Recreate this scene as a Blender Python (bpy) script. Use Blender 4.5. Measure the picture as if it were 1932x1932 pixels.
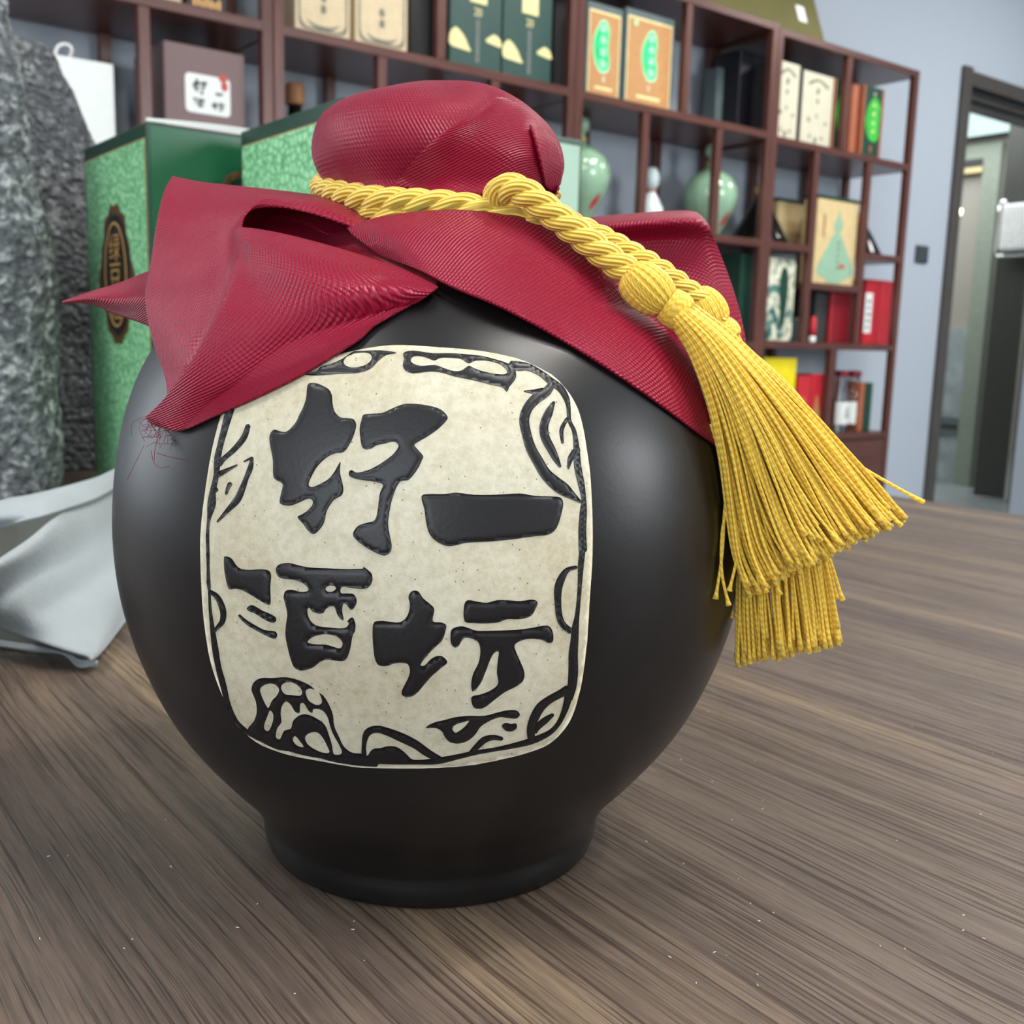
import bpy, bmesh, math, random
import numpy as np
from mathutils import Vector, Matrix, noise
from mathutils.bvhtree import BVHTree
from mathutils.geometry import delaunay_2d_cdt
for o in list(bpy.data.objects): bpy.data.objects.remove(o)
random.seed(7); rng = np.random.default_rng(11)
S = bpy.context.scene; COL = S.collection; PI = math.pi

# ------------------------------------------------------------------ camera, world, lights, exposure
F = 1970.0                                   # focal length in pixels of the 1932 px frame
CAM = np.array([0.0, 0.0, 0.16634])          # metres; table top is z = 0, floor is z = -0.75
def view_matrix(yaw, pitch, roll):
    f = np.array([math.sin(yaw)*math.cos(pitch), math.cos(yaw)*math.cos(pitch), -math.sin(pitch)])
    r = np.array([math.cos(yaw), -math.sin(yaw), 0.0]); d = np.cross(f, r)
    return np.array([math.cos(roll)*r+math.sin(roll)*d, -math.sin(roll)*r+math.cos(roll)*d, f])
VM = view_matrix(math.radians(37.55), math.radians(9.30), math.radians(-1.557))
cam = bpy.data.objects.new('camera', bpy.data.cameras.new('camera')); COL.objects.link(cam); S.camera = cam
cam.data.sensor_width = 36; cam.data.lens = 36*F/1932; cam.data.clip_start = 0.01; cam.data.clip_end = 50
cam.matrix_world = Matrix.Translation(Vector(CAM)) @ Matrix([list(VM[0]), list(-VM[1]), list(-VM[2])]).transposed().to_4x4()
cam.data.dof.use_dof = True; cam.data.dof.focus_distance = 0.262; cam.data.dof.aperture_fstop = 26

S.view_settings.view_transform = 'Standard'; S.view_settings.look = 'None'
S.view_settings.gamma = 1; S.view_settings.use_curve_mapping = False; S.view_settings.exposure = 0.0
W = bpy.data.worlds.new('world'); S.world = W; W.use_nodes = True
W.node_tree.nodes['Background'].inputs[0].default_value = (0.75, 0.87, 1.0, 1)
W.node_tree.nodes['Background'].inputs[1].default_value = 1.0

def area(name, loc, target, sx, sy, power, col=(1, 1, 1), spread=180):
    l = bpy.data.lights.new(name, 'AREA'); l.shape = 'RECTANGLE'; l.size = sx; l.size_y = sy
    l.energy = power; l.color = col; l.spread = math.radians(spread)
    o = bpy.data.objects.new(name, l); COL.objects.link(o); o.location = loc
    o.rotation_euler = (Vector(target)-Vector(loc)).to_track_quat('-Z', 'Y').to_euler()
    return o
CEIL = 2.05
# daylight through the windows on the left and behind, ceiling lamps inside
area('daylight_left', (-2.45, -1.4, 0.75), (0, 0.3, 0.2), 2.4, 1.6, 46, (0.90, 0.96, 1.0))
area('daylight_front', (2.9, -2.95, 1.1), (1.6, 0, 0.5), 1.2, 1.2, 75, (0.93, 0.97, 1.0))
area('daylight_back', (-1.45, 2.55, 0.75), (0.2, 0.6, 0.1), 1.5, 1.5, 22, (0.90, 0.95, 1.0))
def spot(name, loc, target, power, col, ang=70, rad=0.045, blend=0.6):
    l = bpy.data.lights.new(name, 'SPOT'); l.energy = power; l.color = col; l.spot_size = math.radians(ang); l.spot_blend = blend
    l.shadow_soft_size = rad
    o = bpy.data.objects.new(name, l); COL.objects.link(o); o.location = loc
    o.rotation_euler = (Vector(target)-Vector(loc)).to_track_quat('-Z', 'Y').to_euler()
    return o

# ------------------------------------------------------------------ pixel helpers used while laying out real positions
def ray(x, y): return VM.T @ np.array([(x-966)/F, (y-966)/F, 1.0])
def at(x, y, d): return CAM + ray(x, y)*d
def onY(x, y, Y): r = ray(x, y); return CAM + r*(Y/r[1])
def onX(x, y, X): r = ray(x, y); return CAM + r*(X/r[0])
def onZ(x, y, Z): r = ray(x, y); return CAM + r*((Z-CAM[2])/r[2])
def to_px(P):
    c = (np.asarray(P)-CAM) @ VM.T
    return 966+F*c[..., 0]/c[..., 2], 966+F*c[..., 1]/c[..., 2], c[..., 2]

# ------------------------------------------------------------------ objects
WL = {}
def tag(o, label=None, cat=None, group=None, kind=None):
    if label: o['label'] = label
    if cat: o['category'] = cat
    if group: o['group'] = group
    if kind: o['kind'] = kind
    return o
def root(name, loc, label, cat, group=None):
    o = bpy.data.objects.new(name, None); COL.objects.link(o); o.location = [float(v) for v in loc]; o.empty_display_size = 0.02
    WL[o.name] = np.array(loc, float); return tag(o, label, cat, group)
def mesh(name, V, Fc, mat, parent=None, smooth=False, uv=None, origin=None):
    V = np.asarray(V, float)
    if parent is not None: org = WL[parent.name]
    elif origin is not None: org = np.array(origin, float)
    else: org = np.array([(V[:, 0].min()+V[:, 0].max())/2, (V[:, 1].min()+V[:, 1].max())/2, V[:, 2].min()])
    me = bpy.data.meshes.new(name); me.from_pydata((V-org).tolist(), [], [list(map(int, f)) for f in Fc]); me.update()
    if uv is not None:
        ul = me.uv_layers.new(name='uv'); idx = np.empty(len(me.loops), np.int32); me.loops.foreach_get('vertex_index', idx)
        ul.data.foreach_set('uv', np.asarray(uv, float)[idx].ravel())
    if smooth: me.polygons.foreach_set('use_smooth', [True]*len(me.polygons))
    mats = mat if isinstance(mat, (list, tuple)) else [mat]
    for m in mats: me.materials.append(m)
    o = bpy.data.objects.new(name, me); COL.objects.link(o)
    if parent is not None: o.parent = parent
    else: o.location = org
    WL[o.name] = org; return o
def bm_obj(name, bm, mat, parent=None, smooth=False, origin=None):
    bm.verts.ensure_lookup_table(); bm.verts.index_update()
    V = [v.co[:] for v in bm.verts]; Fc = [[v.index for v in f.verts] for f in bm.faces]; bm.free()
    return mesh(name, V, Fc, mat, parent, smooth, None, origin)
def box_bm(x0, x1, y0, y1, z0, z1, bev=0.0, seg=1, bm=None):
    b = bmesh.new()
    bmesh.ops.create_cube(b, size=1, matrix=Matrix.Translation(((x0+x1)/2, (y0+y1)/2, (z0+z1)/2)) @ Matrix.Diagonal((abs(x1-x0), abs(y1-y0), abs(z1-z0), 1)))
    if bev > 0: bmesh.ops.bevel(b, geom=b.edges[:], offset=bev, segments=seg, affect='EDGES', profile=0.5)
    return b
def box(name, x0, x1, y0, y1, z0, z1, mat, parent=None, bev=0.0, seg=1): return bm_obj(name, box_bm(x0, x1, y0, y1, z0, z1, bev, seg), mat, parent)
def lathe(prof, cx, cy, seg=48, z0=0):
    V = []; Fc = []; n = len(prof)
    for r, z in prof:
        for k in range(seg): a = 2*PI*k/seg; V.append((cx+r*math.cos(a), cy+r*math.sin(a), z0+z))
    for i in range(n-1):
        for k in range(seg): Fc.append((i*seg+k, i*seg+(k+1) % seg, (i+1)*seg+(k+1) % seg, (i+1)*seg+k))
    Fc.append([k for k in range(seg)][::-1]); Fc.append([(n-1)*seg+k for k in range(seg)])
    return V, Fc
def catmull(P, n):
    P = np.asarray(P, float); m = len(P)
    if m == 2: t = np.linspace(0, 1, n)[:, None]; return P[0]*(1-t)+P[1]*t
    t = np.linspace(0, m-1, n); i = np.clip(t.astype(int), 0, m-2); u = (t-i)[:, None]
    E = np.vstack([2*P[0]-P[1], P, 2*P[-1]-P[-2]])
    a, b, c, d = E[i], E[i+1], E[i+2], E[i+3]
    return 0.5*((2*b)+(c-a)*u+(2*a-5*b+4*c-d)*u**2+(3*b-a-3*c+d)*u**3)
def closed_smooth(P, sub=3):
    P = np.asarray(P, float); n = len(P); out = []
    for i in range(n):
        a, b, c, d = P[i-1], P[i], P[(i+1) % n], P[(i+2) % n]
        for k in range(sub):
            u = k/sub; out.append(0.5*((2*b)+(c-a)*u+(2*a-5*b+4*c-d)*u*u+(3*b-a-3*c+d)*u**3))
    return np.array(out)
def tube_geo(P, rad, sides=6, vlen=None):
    P = np.asarray(P, float); n = len(P); rad = np.broadcast_to(np.asarray(rad, float), (n,))
    T = np.gradient(P, axis=0); T /= np.linalg.norm(T, axis=1)[:, None]+1e-12
    nv = np.cross(T[0], [0.31, 0.2, 0.93]); nv /= np.linalg.norm(nv); V = []; U = []
    L = np.r_[0, np.cumsum(np.linalg.norm(np.diff(P, axis=0), axis=1))]
    for i in range(n):
        nv = nv-T[i]*(nv@T[i]); nv /= np.linalg.norm(nv)+1e-12; b = np.cross(T[i], nv)
        for k in range(sides):
            a = 2*PI*k/sides; V.append(P[i]+rad[i]*(math.cos(a)*nv+math.sin(a)*b)); U.append((k/sides, L[i]))
    Fc = [(i*sides+k, i*sides+(k+1) % sides, (i+1)*sides+(k+1) % sides, (i+1)*sides+k) for i in range(n-1) for k in range(sides)]
    Fc += [list(range(sides))[::-1], [(n-1)*sides+k for k in range(sides)]]
    return np.array(V), Fc, np.array(U)
class Bag:                                   # collects geometry of ONE part
    def __init__(s): s.V = []; s.F = []; s.U = []; s.n = 0
    def add(s, V, Fc, U=None):
        s.V.append(np.asarray(V, float)); s.F += [[i+s.n for i in f] for f in Fc]
        s.U.append(np.zeros((len(V), 2)) if U is None else U); s.n += len(V)
    def tube(s, P, r, sides=6): s.add(*tube_geo(P, r, sides))
    def build(s, name, mat, parent=None, smooth=True): return mesh(name, np.vstack(s.V), s.F, mat, parent, smooth, np.vstack(s.U))

# ------------------------------------------------------------------ materials
def nd(nt, t, props=None, **ins):
    n = nt.nodes.new('ShaderNode'+t)
    for k, v in (props or {}).items(): setattr(n, k, v)
    for k, v in ins.items():
        key = k.replace('_', ' ') if not k[-1].isdigit() else int(k[1:])
        s = n.inputs[key]
        if isinstance(v, bpy.types.NodeSocket): nt.links.new(v, s)
        else:
            if hasattr(s.default_value, '__len__') and len(s.default_value) == 4 and len(v) == 3: v = (*v, 1)
            s.default_value = v
    return n
def srgb(r, g, b): return tuple(((c/255)/12.92 if c/255 <= 0.04045 else ((c/255+0.055)/1.055)**2.4) for c in (r, g, b))
def new_mat(name):
    m = bpy.data.materials.new(name); m.use_nodes = True; nt = m.node_tree
    return m, nt, nt.nodes['Principled BSDF']
def ramp(nt, fac, stops):
    n = nd(nt, 'ValToRGB', Fac=fac); e = n.color_ramp.elements
    while len(e) < len(stops): e.new(0.5)
    for el, (p, c) in zip(e, stops): el.position = p; el.color = (*c, 1) if len(c) == 3 else c
    return n.outputs[0]
def plain(name, col, rough=0.5, metal=0.0, spec=0.5, var=0.08, scale=30, bump=0.0, bscale=200, sheen=0.0, coat=0.0):
    m, nt, b = new_mat(name); tc = nd(nt, 'TexCoord').outputs['Object']
    nz = nd(nt, 'TexNoise', Vector=tc, Scale=scale, Detail=4.0)
    c = ramp(nt, nz.outputs[0], [(0.3, tuple(v*(1-var) for v in col)), (0.7, tuple(min(1, v*(1+var)) for v in col))])
    nt.links.new(c, b.inputs['Base Color']); b.inputs['Roughness'].default_value = rough; b.inputs['Metallic'].default_value = metal
    b.inputs['Specular IOR Level'].default_value = spec; b.inputs['Sheen Weight'].default_value = sheen; b.inputs['Coat Weight'].default_value = coat
    if bump:
        bn = nd(nt, 'TexNoise', Vector=tc, Scale=bscale, Detail=6.0)
        nt.links.new(nd(nt, 'Bump', Strength=bump, Distance=0.002, Height=bn.outputs[0]).outputs[0], b.inputs['Normal'])
    return m
def wood(name, dark, light, axis=1, rough=0.42, fine=260, long=7):
    m, nt, b = new_mat(name); tc = nd(nt, 'TexCoord').outputs['Object']
    sc = [fine]*3; sc[axis] = long
    mp = nd(nt, 'Mapping', Vector=tc, Scale=tuple(sc))
    n1 = nd(nt, 'TexNoise', Vector=mp.outputs[0], Scale=1.0, Detail=5.0, Roughness=0.6)
    c = ramp(nt, n1.outputs[0], [(0.3, dark), (0.7, light)])
    nt.links.new(c, b.inputs['Base Color']); b.inputs['Roughness'].default_value = rough
    nt.links.new(nd(nt, 'Bump', Strength=0.15, Distance=0.001, Height=n1.outputs[0]).outputs[0], b.inputs['Normal'])
    return m
def mth(nt, op, a, b=0.0): 
    n = nt.nodes.new('ShaderNodeMath'); n.operation = op
    for i, v in enumerate((a, b)):
        if isinstance(v, bpy.types.NodeSocket): nt.links.new(v, n.inputs[i])
        else: n.inputs[i].default_value = v
    return n.outputs[0]
def mixc(nt, f, a, b, mode='MIX'):
    n = nt.nodes.new('ShaderNodeMix'); n.data_type = 'RGBA'; n.blend_type = mode
    for s, v in ((n.inputs[0], f), (n.inputs[6], a), (n.inputs[7], b)):
        if isinstance(v, bpy.types.NodeSocket): nt.links.new(v, s)
        else: s.default_value = v if not isinstance(v, tuple) else (*v, 1)
    return n.outputs[2]
def mat_table():
    m, nt, b = new_mat('walnut_laminate'); tc = nd(nt, 'TexCoord').outputs['Object']
    warp = nd(nt, 'TexNoise', Vector=tc, Scale=6.0, Detail=2.0)
    wv = nd(nt, 'VectorMath', {'operation': 'MULTIPLY_ADD'}, i0=warp.outputs[1], i1=(0.006, 0.0, 0.0), i2=tc)
    def streak(sx, sy, det, seedz=0.0, rough=0.55):
        mp = nd(nt, 'Mapping', Vector=wv.outputs[0], Scale=(sx, sy, 1.0), Location=(0, 0, seedz))
        return nd(nt, 'TexNoise', Vector=mp.outputs[0], Scale=1.0, Detail=det, Roughness=rough).outputs[0]
    band = streak(24, 0.8, 2.0); mid = streak(420, 3.0, 4.0, 3.0); pore = streak(820, 11, 3.0, 7.0, 0.65); dash = streak(1500, 75, 2.0, 5.0); broad = streak(8, 0.5, 1.0, 11.0)
    c = ramp(nt, band, [(0.30, srgb(80, 68, 61)), (0.47, srgb(94, 81, 72)), (0.60, srgb(103, 89, 76)), (0.76, srgb(143, 124, 98))])
    c = mixc(nt, 0.65, c, ramp(nt, mid, [(0.38, (0.30, 0.285, 0.27)), (0.60, (0.64, 0.63, 0.61))]), 'OVERLAY')
    c = mixc(nt, mth(nt, 'MULTIPLY', ramp(nt, broad, [(0.35, (0, 0, 0)), (0.65, (1, 1, 1))]), 0.4), c, srgb(94, 83, 77))
    c = mixc(nt, 0.5, c, ramp(nt, dash, [(0.35, (0.36, 0.35, 0.34)), (0.65, (0.64, 0.63, 0.62))]), 'OVERLAY')
    pm = ramp(nt, pore, [(0.53, (0, 0, 0)), (0.62, (1, 1, 1))])
    c = mixc(nt, mth(nt, 'MULTIPLY', pm, 0.72), c, srgb(50, 37, 31))
    nt.links.new(c, b.inputs['Base Color']); b.inputs['Roughness'].default_value = 0.50; b.inputs['Specular IOR Level'].default_value = 0.28
    h = mth(nt, 'ADD', mth(nt, 'MULTIPLY', pm, -1.0), mth(nt, 'MULTIPLY', mid, 0.8))
    nt.links.new(nd(nt, 'Bump', Strength=0.45, Distance=0.0006, Height=h).outputs[0], b.inputs['Normal'])
    return m
def mat_cloth():
    m, nt, b = new_mat('crimson_satin'); uv = nd(nt, 'UVMap').outputs[0]
    sp = nd(nt, 'SeparateXYZ', Vector=uv); wob = nd(nt, 'TexNoise', Vector=uv, Scale=60.0, Detail=2.0).outputs[0]
    u = mth(nt, 'SINE', mth(nt, 'ADD', mth(nt, 'ADD', mth(nt, 'MULTIPLY', sp.outputs[0], 2*PI/0.00120), mth(nt, 'MULTIPLY', sp.outputs[1], 2*PI/0.0021)), mth(nt, 'MULTIPLY', wob, 5.0)))
    v = mth(nt, 'SINE', mth(nt, 'ADD', mth(nt, 'MULTIPLY', sp.outputs[1], 2*PI/0.0013), mth(nt, 'MULTIPLY', wob, 4.0)))
    h = mth(nt, 'ADD', u, mth(nt, 'MULTIPLY', v, 0.30))
    f = mth(nt, 'MULTIPLY_ADD', h, 0.32); nt.nodes[-1].inputs[2].default_value = 0.5
    c = ramp(nt, f, [(0.1, (0.190, 0.002, 0.016)), (0.9, (0.310, 0.006, 0.034))])
    nt.links.new(c, b.inputs['Base Color']); b.inputs['Roughness'].default_value = 0.34; b.inputs['Specular IOR Level'].default_value = 0.42
    b.inputs['Specular Tint'].default_value = (1.0, 0.50, 0.60, 1); b.inputs['Sheen Weight'].default_value = 0.06; b.inputs['Sheen Roughness'].default_value = 0.4
    b.inputs['Sheen Tint'].default_value = (1.0, 0.45, 0.55, 1)
    nt.links.new(nd(nt, 'Bump', Strength=0.55, Distance=0.00025, Height=h).outputs[0], b.inputs['Normal'])
    tr = nd(nt, 'BsdfTranslucent', Color=(0.5, 0.008, 0.03)); mx = nd(nt, 'MixShader', i0=0.12, i1=b.outputs[0], i2=tr.outputs[0])
    nt.links.new(mx.outputs[0], nt.nodes['Material Output'].inputs[0]); return m
def mat_thread(name, lo, hi, pitch=0.0016, turns=1.0, rough=0.42, strength=0.8):
    m, nt, b = new_mat(name); uv = nd(nt, 'UVMap').outputs[0]; sp = nd(nt, 'SeparateXYZ', Vector=uv)
    h = mth(nt, 'SINE', mth(nt, 'ADD', mth(nt, 'MULTIPLY', sp.outputs[1], 2*PI/pitch), mth(nt, 'MULTIPLY', sp.outputs[0], 2*PI*turns)))
    f = mth(nt, 'MULTIPLY_ADD', h, 0.5); nt.nodes[-1].inputs[2].default_value = 0.5
    nt.links.new(ramp(nt, f, [(0.0, lo), (0.75, hi)]), b.inputs['Base Color']); b.inputs['Roughness'].default_value = rough
    b.inputs['Specular IOR Level'].default_value = 0.5; b.inputs['Specular Tint'].default_value = (1, 0.9, 0.6, 1); b.inputs['Sheen Weight'].default_value = 0.2
    nt.links.new(nd(nt, 'Bump', Strength=strength, Distance=0.0004, Height=h).outputs[0], b.inputs['Normal'])
    tr = nd(nt, 'BsdfTranslucent', Color=hi); mx = nd(nt, 'MixShader', i0=0.30, i1=b.outputs[0], i2=tr.outputs[0])
    nt.links.new(mx.outputs[0], nt.nodes['Material Output'].inputs[0]); return m
def mat_strand():
    m, nt, b = new_mat('gold_cord_silk'); uv = nd(nt, 'UVMap').outputs[0]; sp = nd(nt, 'SeparateXYZ', Vector=uv)
    h = mth(nt, 'SINE', mth(nt, 'ADD', mth(nt, 'MULTIPLY', sp.outputs[0], 2*PI*11), mth(nt, 'MULTIPLY', sp.outputs[1], -900.0)))
    f = mth(nt, 'MULTIPLY_ADD', h, 0.5); nt.nodes[-1].inputs[2].default_value = 0.5
    nt.links.new(ramp(nt, f, [(0.0, srgb(206, 158, 34)), (0.7, srgb(246, 218, 100))]), b.inputs['Base Color'])
    b.inputs['Roughness'].default_value = 0.38; b.inputs['Specular Tint'].default_value = (1, 0.92, 0.65, 1); b.inputs['Sheen Weight'].default_value = 0.2
    nt.links.new(nd(nt, 'Bump', Strength=0.6, Distance=0.0003, Height=h).outputs[0], b.inputs['Normal']); return m
def mat_jar():
    m, nt, b = new_mat('black_satin_glaze'); tc = nd(nt, 'TexCoord').outputs['Object']
    n = nd(nt, 'TexNoise', Vector=tc, Scale=900.0, Detail=2.0); n2 = nd(nt, 'TexNoise', Vector=tc, Scale=22.0, Detail=3.0)
    nt.links.new(ramp(nt, n2.outputs[0], [(0.3, (0.0055, 0.005, 0.005)), (0.7, (0.010, 0.0096, 0.0105))]), b.inputs['Base Color'])
    b.inputs['Roughness'].default_value = 0.34; b.inputs['Specular IOR Level'].default_value = 0.36
    nt.links.new(nd(nt, 'Bump', Strength=0.05, Distance=0.0003, Height=n.outputs[0]).outputs[0], b.inputs['Normal']); return m
def mat_cream():
    m, nt, b = new_mat('unglazed_cream_clay'); tc = nd(nt, 'TexCoord').outputs['Object']
    n1 = nd(nt, 'TexNoise', Vector=tc, Scale=28.0, Detail=5.0); n2 = nd(nt, 'TexNoise', Vector=tc, Scale=420.0, Detail=4.0, Roughness=0.7)
    sp = nd(nt, 'TexVoronoi', Vector=tc, Scale=640.0)
    c = ramp(nt, n1.outputs[0], [(0.3, srgb(182, 172, 144)), (0.5, srgb(196, 190, 167)), (0.75, srgb(203, 200, 181))])
    c = mixc(nt, 0.35, c, ramp(nt, n2.outputs[0], [(0.35, srgb(166, 154, 124)), (0.6, srgb(212, 208, 189))]))
    rare = mth(nt, 'MULTIPLY', mth(nt, 'LESS_THAN', sp.outputs['Distance'], 0.13), mth(nt, 'LESS_THAN', nd(nt, 'SeparateColor', Color=sp.outputs['Color']).outputs[0], 0.30))
    c = mixc(nt, mth(nt, 'MULTIPLY', rare, 0.75), c, srgb(92, 78, 58))
    nt.links.new(c, b.inputs['Base Color']); b.inputs['Roughness'].default_value = 0.62; b.inputs['Specular IOR Level'].default_value = 0.3
    nt.links.new(nd(nt, 'Bump', Strength=0.25, Distance=0.0003, Height=n2.outputs[0]).outputs[0], b.inputs['Normal']); return m
def mat_crackle():
    m, nt, b = new_mat('pale_green_crackle_print'); tc = nd(nt, 'TexCoord').outputs['Object']
    wob = nd(nt, 'TexNoise', Vector=tc, Scale=120.0, Detail=2.0)
    wv = nd(nt, 'VectorMath', {'operation': 'MULTIPLY_ADD'}, i0=wob.outputs[1], i1=(0.004, 0.004, 0.004), i2=tc)
    vo = nd(nt, 'TexVoronoi', {'feature': 'DISTANCE_TO_EDGE'}, Vector=wv.outputs[0], Scale=125.0)
    c = ramp(nt, vo.outputs[0], [(0.0, srgb(78, 152, 104)), (0.14, srgb(150, 218, 162)), (0.35, srgb(172, 232, 180))])
    nt.links.new(c, b.inputs['Base Color']); b.inputs['Roughness'].default_value = 0.4; return m
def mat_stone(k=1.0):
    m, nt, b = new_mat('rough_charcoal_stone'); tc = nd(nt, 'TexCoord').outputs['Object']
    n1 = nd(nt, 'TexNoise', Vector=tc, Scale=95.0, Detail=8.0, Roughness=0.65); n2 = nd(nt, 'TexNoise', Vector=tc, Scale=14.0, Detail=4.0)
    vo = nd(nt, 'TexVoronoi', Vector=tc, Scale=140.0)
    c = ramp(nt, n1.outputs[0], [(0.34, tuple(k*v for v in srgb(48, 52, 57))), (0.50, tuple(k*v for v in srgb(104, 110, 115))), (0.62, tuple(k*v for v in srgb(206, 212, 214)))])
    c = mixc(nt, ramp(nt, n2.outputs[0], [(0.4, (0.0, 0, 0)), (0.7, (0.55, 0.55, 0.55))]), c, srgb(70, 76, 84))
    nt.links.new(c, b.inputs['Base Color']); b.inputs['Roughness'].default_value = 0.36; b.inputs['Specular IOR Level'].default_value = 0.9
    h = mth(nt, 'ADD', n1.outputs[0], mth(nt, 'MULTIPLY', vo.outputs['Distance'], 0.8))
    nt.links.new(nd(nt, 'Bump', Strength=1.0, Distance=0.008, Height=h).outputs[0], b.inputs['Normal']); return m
def mat_wall():
    m, nt, b = new_mat('blue_grey_wall'); tc = nd(nt, 'TexCoord').outputs['Object']
    n1 = nd(nt, 'TexNoise', Vector=tc, Scale=160.0, Detail=5.0)
    nt.links.new(ramp(nt, n1.outputs[0], [(0.3, (0.415, 0.470, 0.540)), (0.7, (0.455, 0.510, 0.580))]), b.inputs['Base Color'])
    b.inputs['Roughness'].default_value = 0.8; nt.links.new(nd(nt, 'Bump', Strength=0.2, Distance=0.001, Height=n1.outputs[0]).outputs[0], b.inputs['Normal']); return m
def mat_marble():
    m, nt, b = new_mat('grey_marble_tile'); tc = nd(nt, 'TexCoord').outputs['Object']
    n0 = nd(nt, 'TexNoise', Vector=tc, Scale=2.5, Detail=6.0, Roughness=0.6)
    wv = nd(nt, 'TexWave', Vector=tc, Scale=1.3, Distortion=9.0, Detail=4.0)
    c = mixc(nt, 0.5, ramp(nt, n0.outputs[0], [(0.3, srgb(132, 142, 146)), (0.7, srgb(176, 184, 186))]), ramp(nt, wv.outputs[1], [(0.0, srgb(124, 134, 138)), (0.2, srgb(166, 176, 178))]))
    nt.links.new(c, b.inputs['Base Color']); b.inputs['Roughness'].default_value = 0.2; return m
def mat_emit(name, col, s):
    m, nt, b = new_mat(name); b.inputs['Base Color'].default_value = (*col, 1)
    b.inputs['Emission Color'].default_value = (*col, 1); b.inputs['Emission Strength'].default_value = s; return m
def mat_glass(name, col):
    m, nt, b = new_mat(name); b.inputs['Base Color'].default_value = (*col, 1); b.inputs['Transmission Weight'].default_value = 1.0
    b.inputs['Roughness'].default_value = 0.03; b.inputs['IOR'].default_value = 1.45; return m
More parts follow.
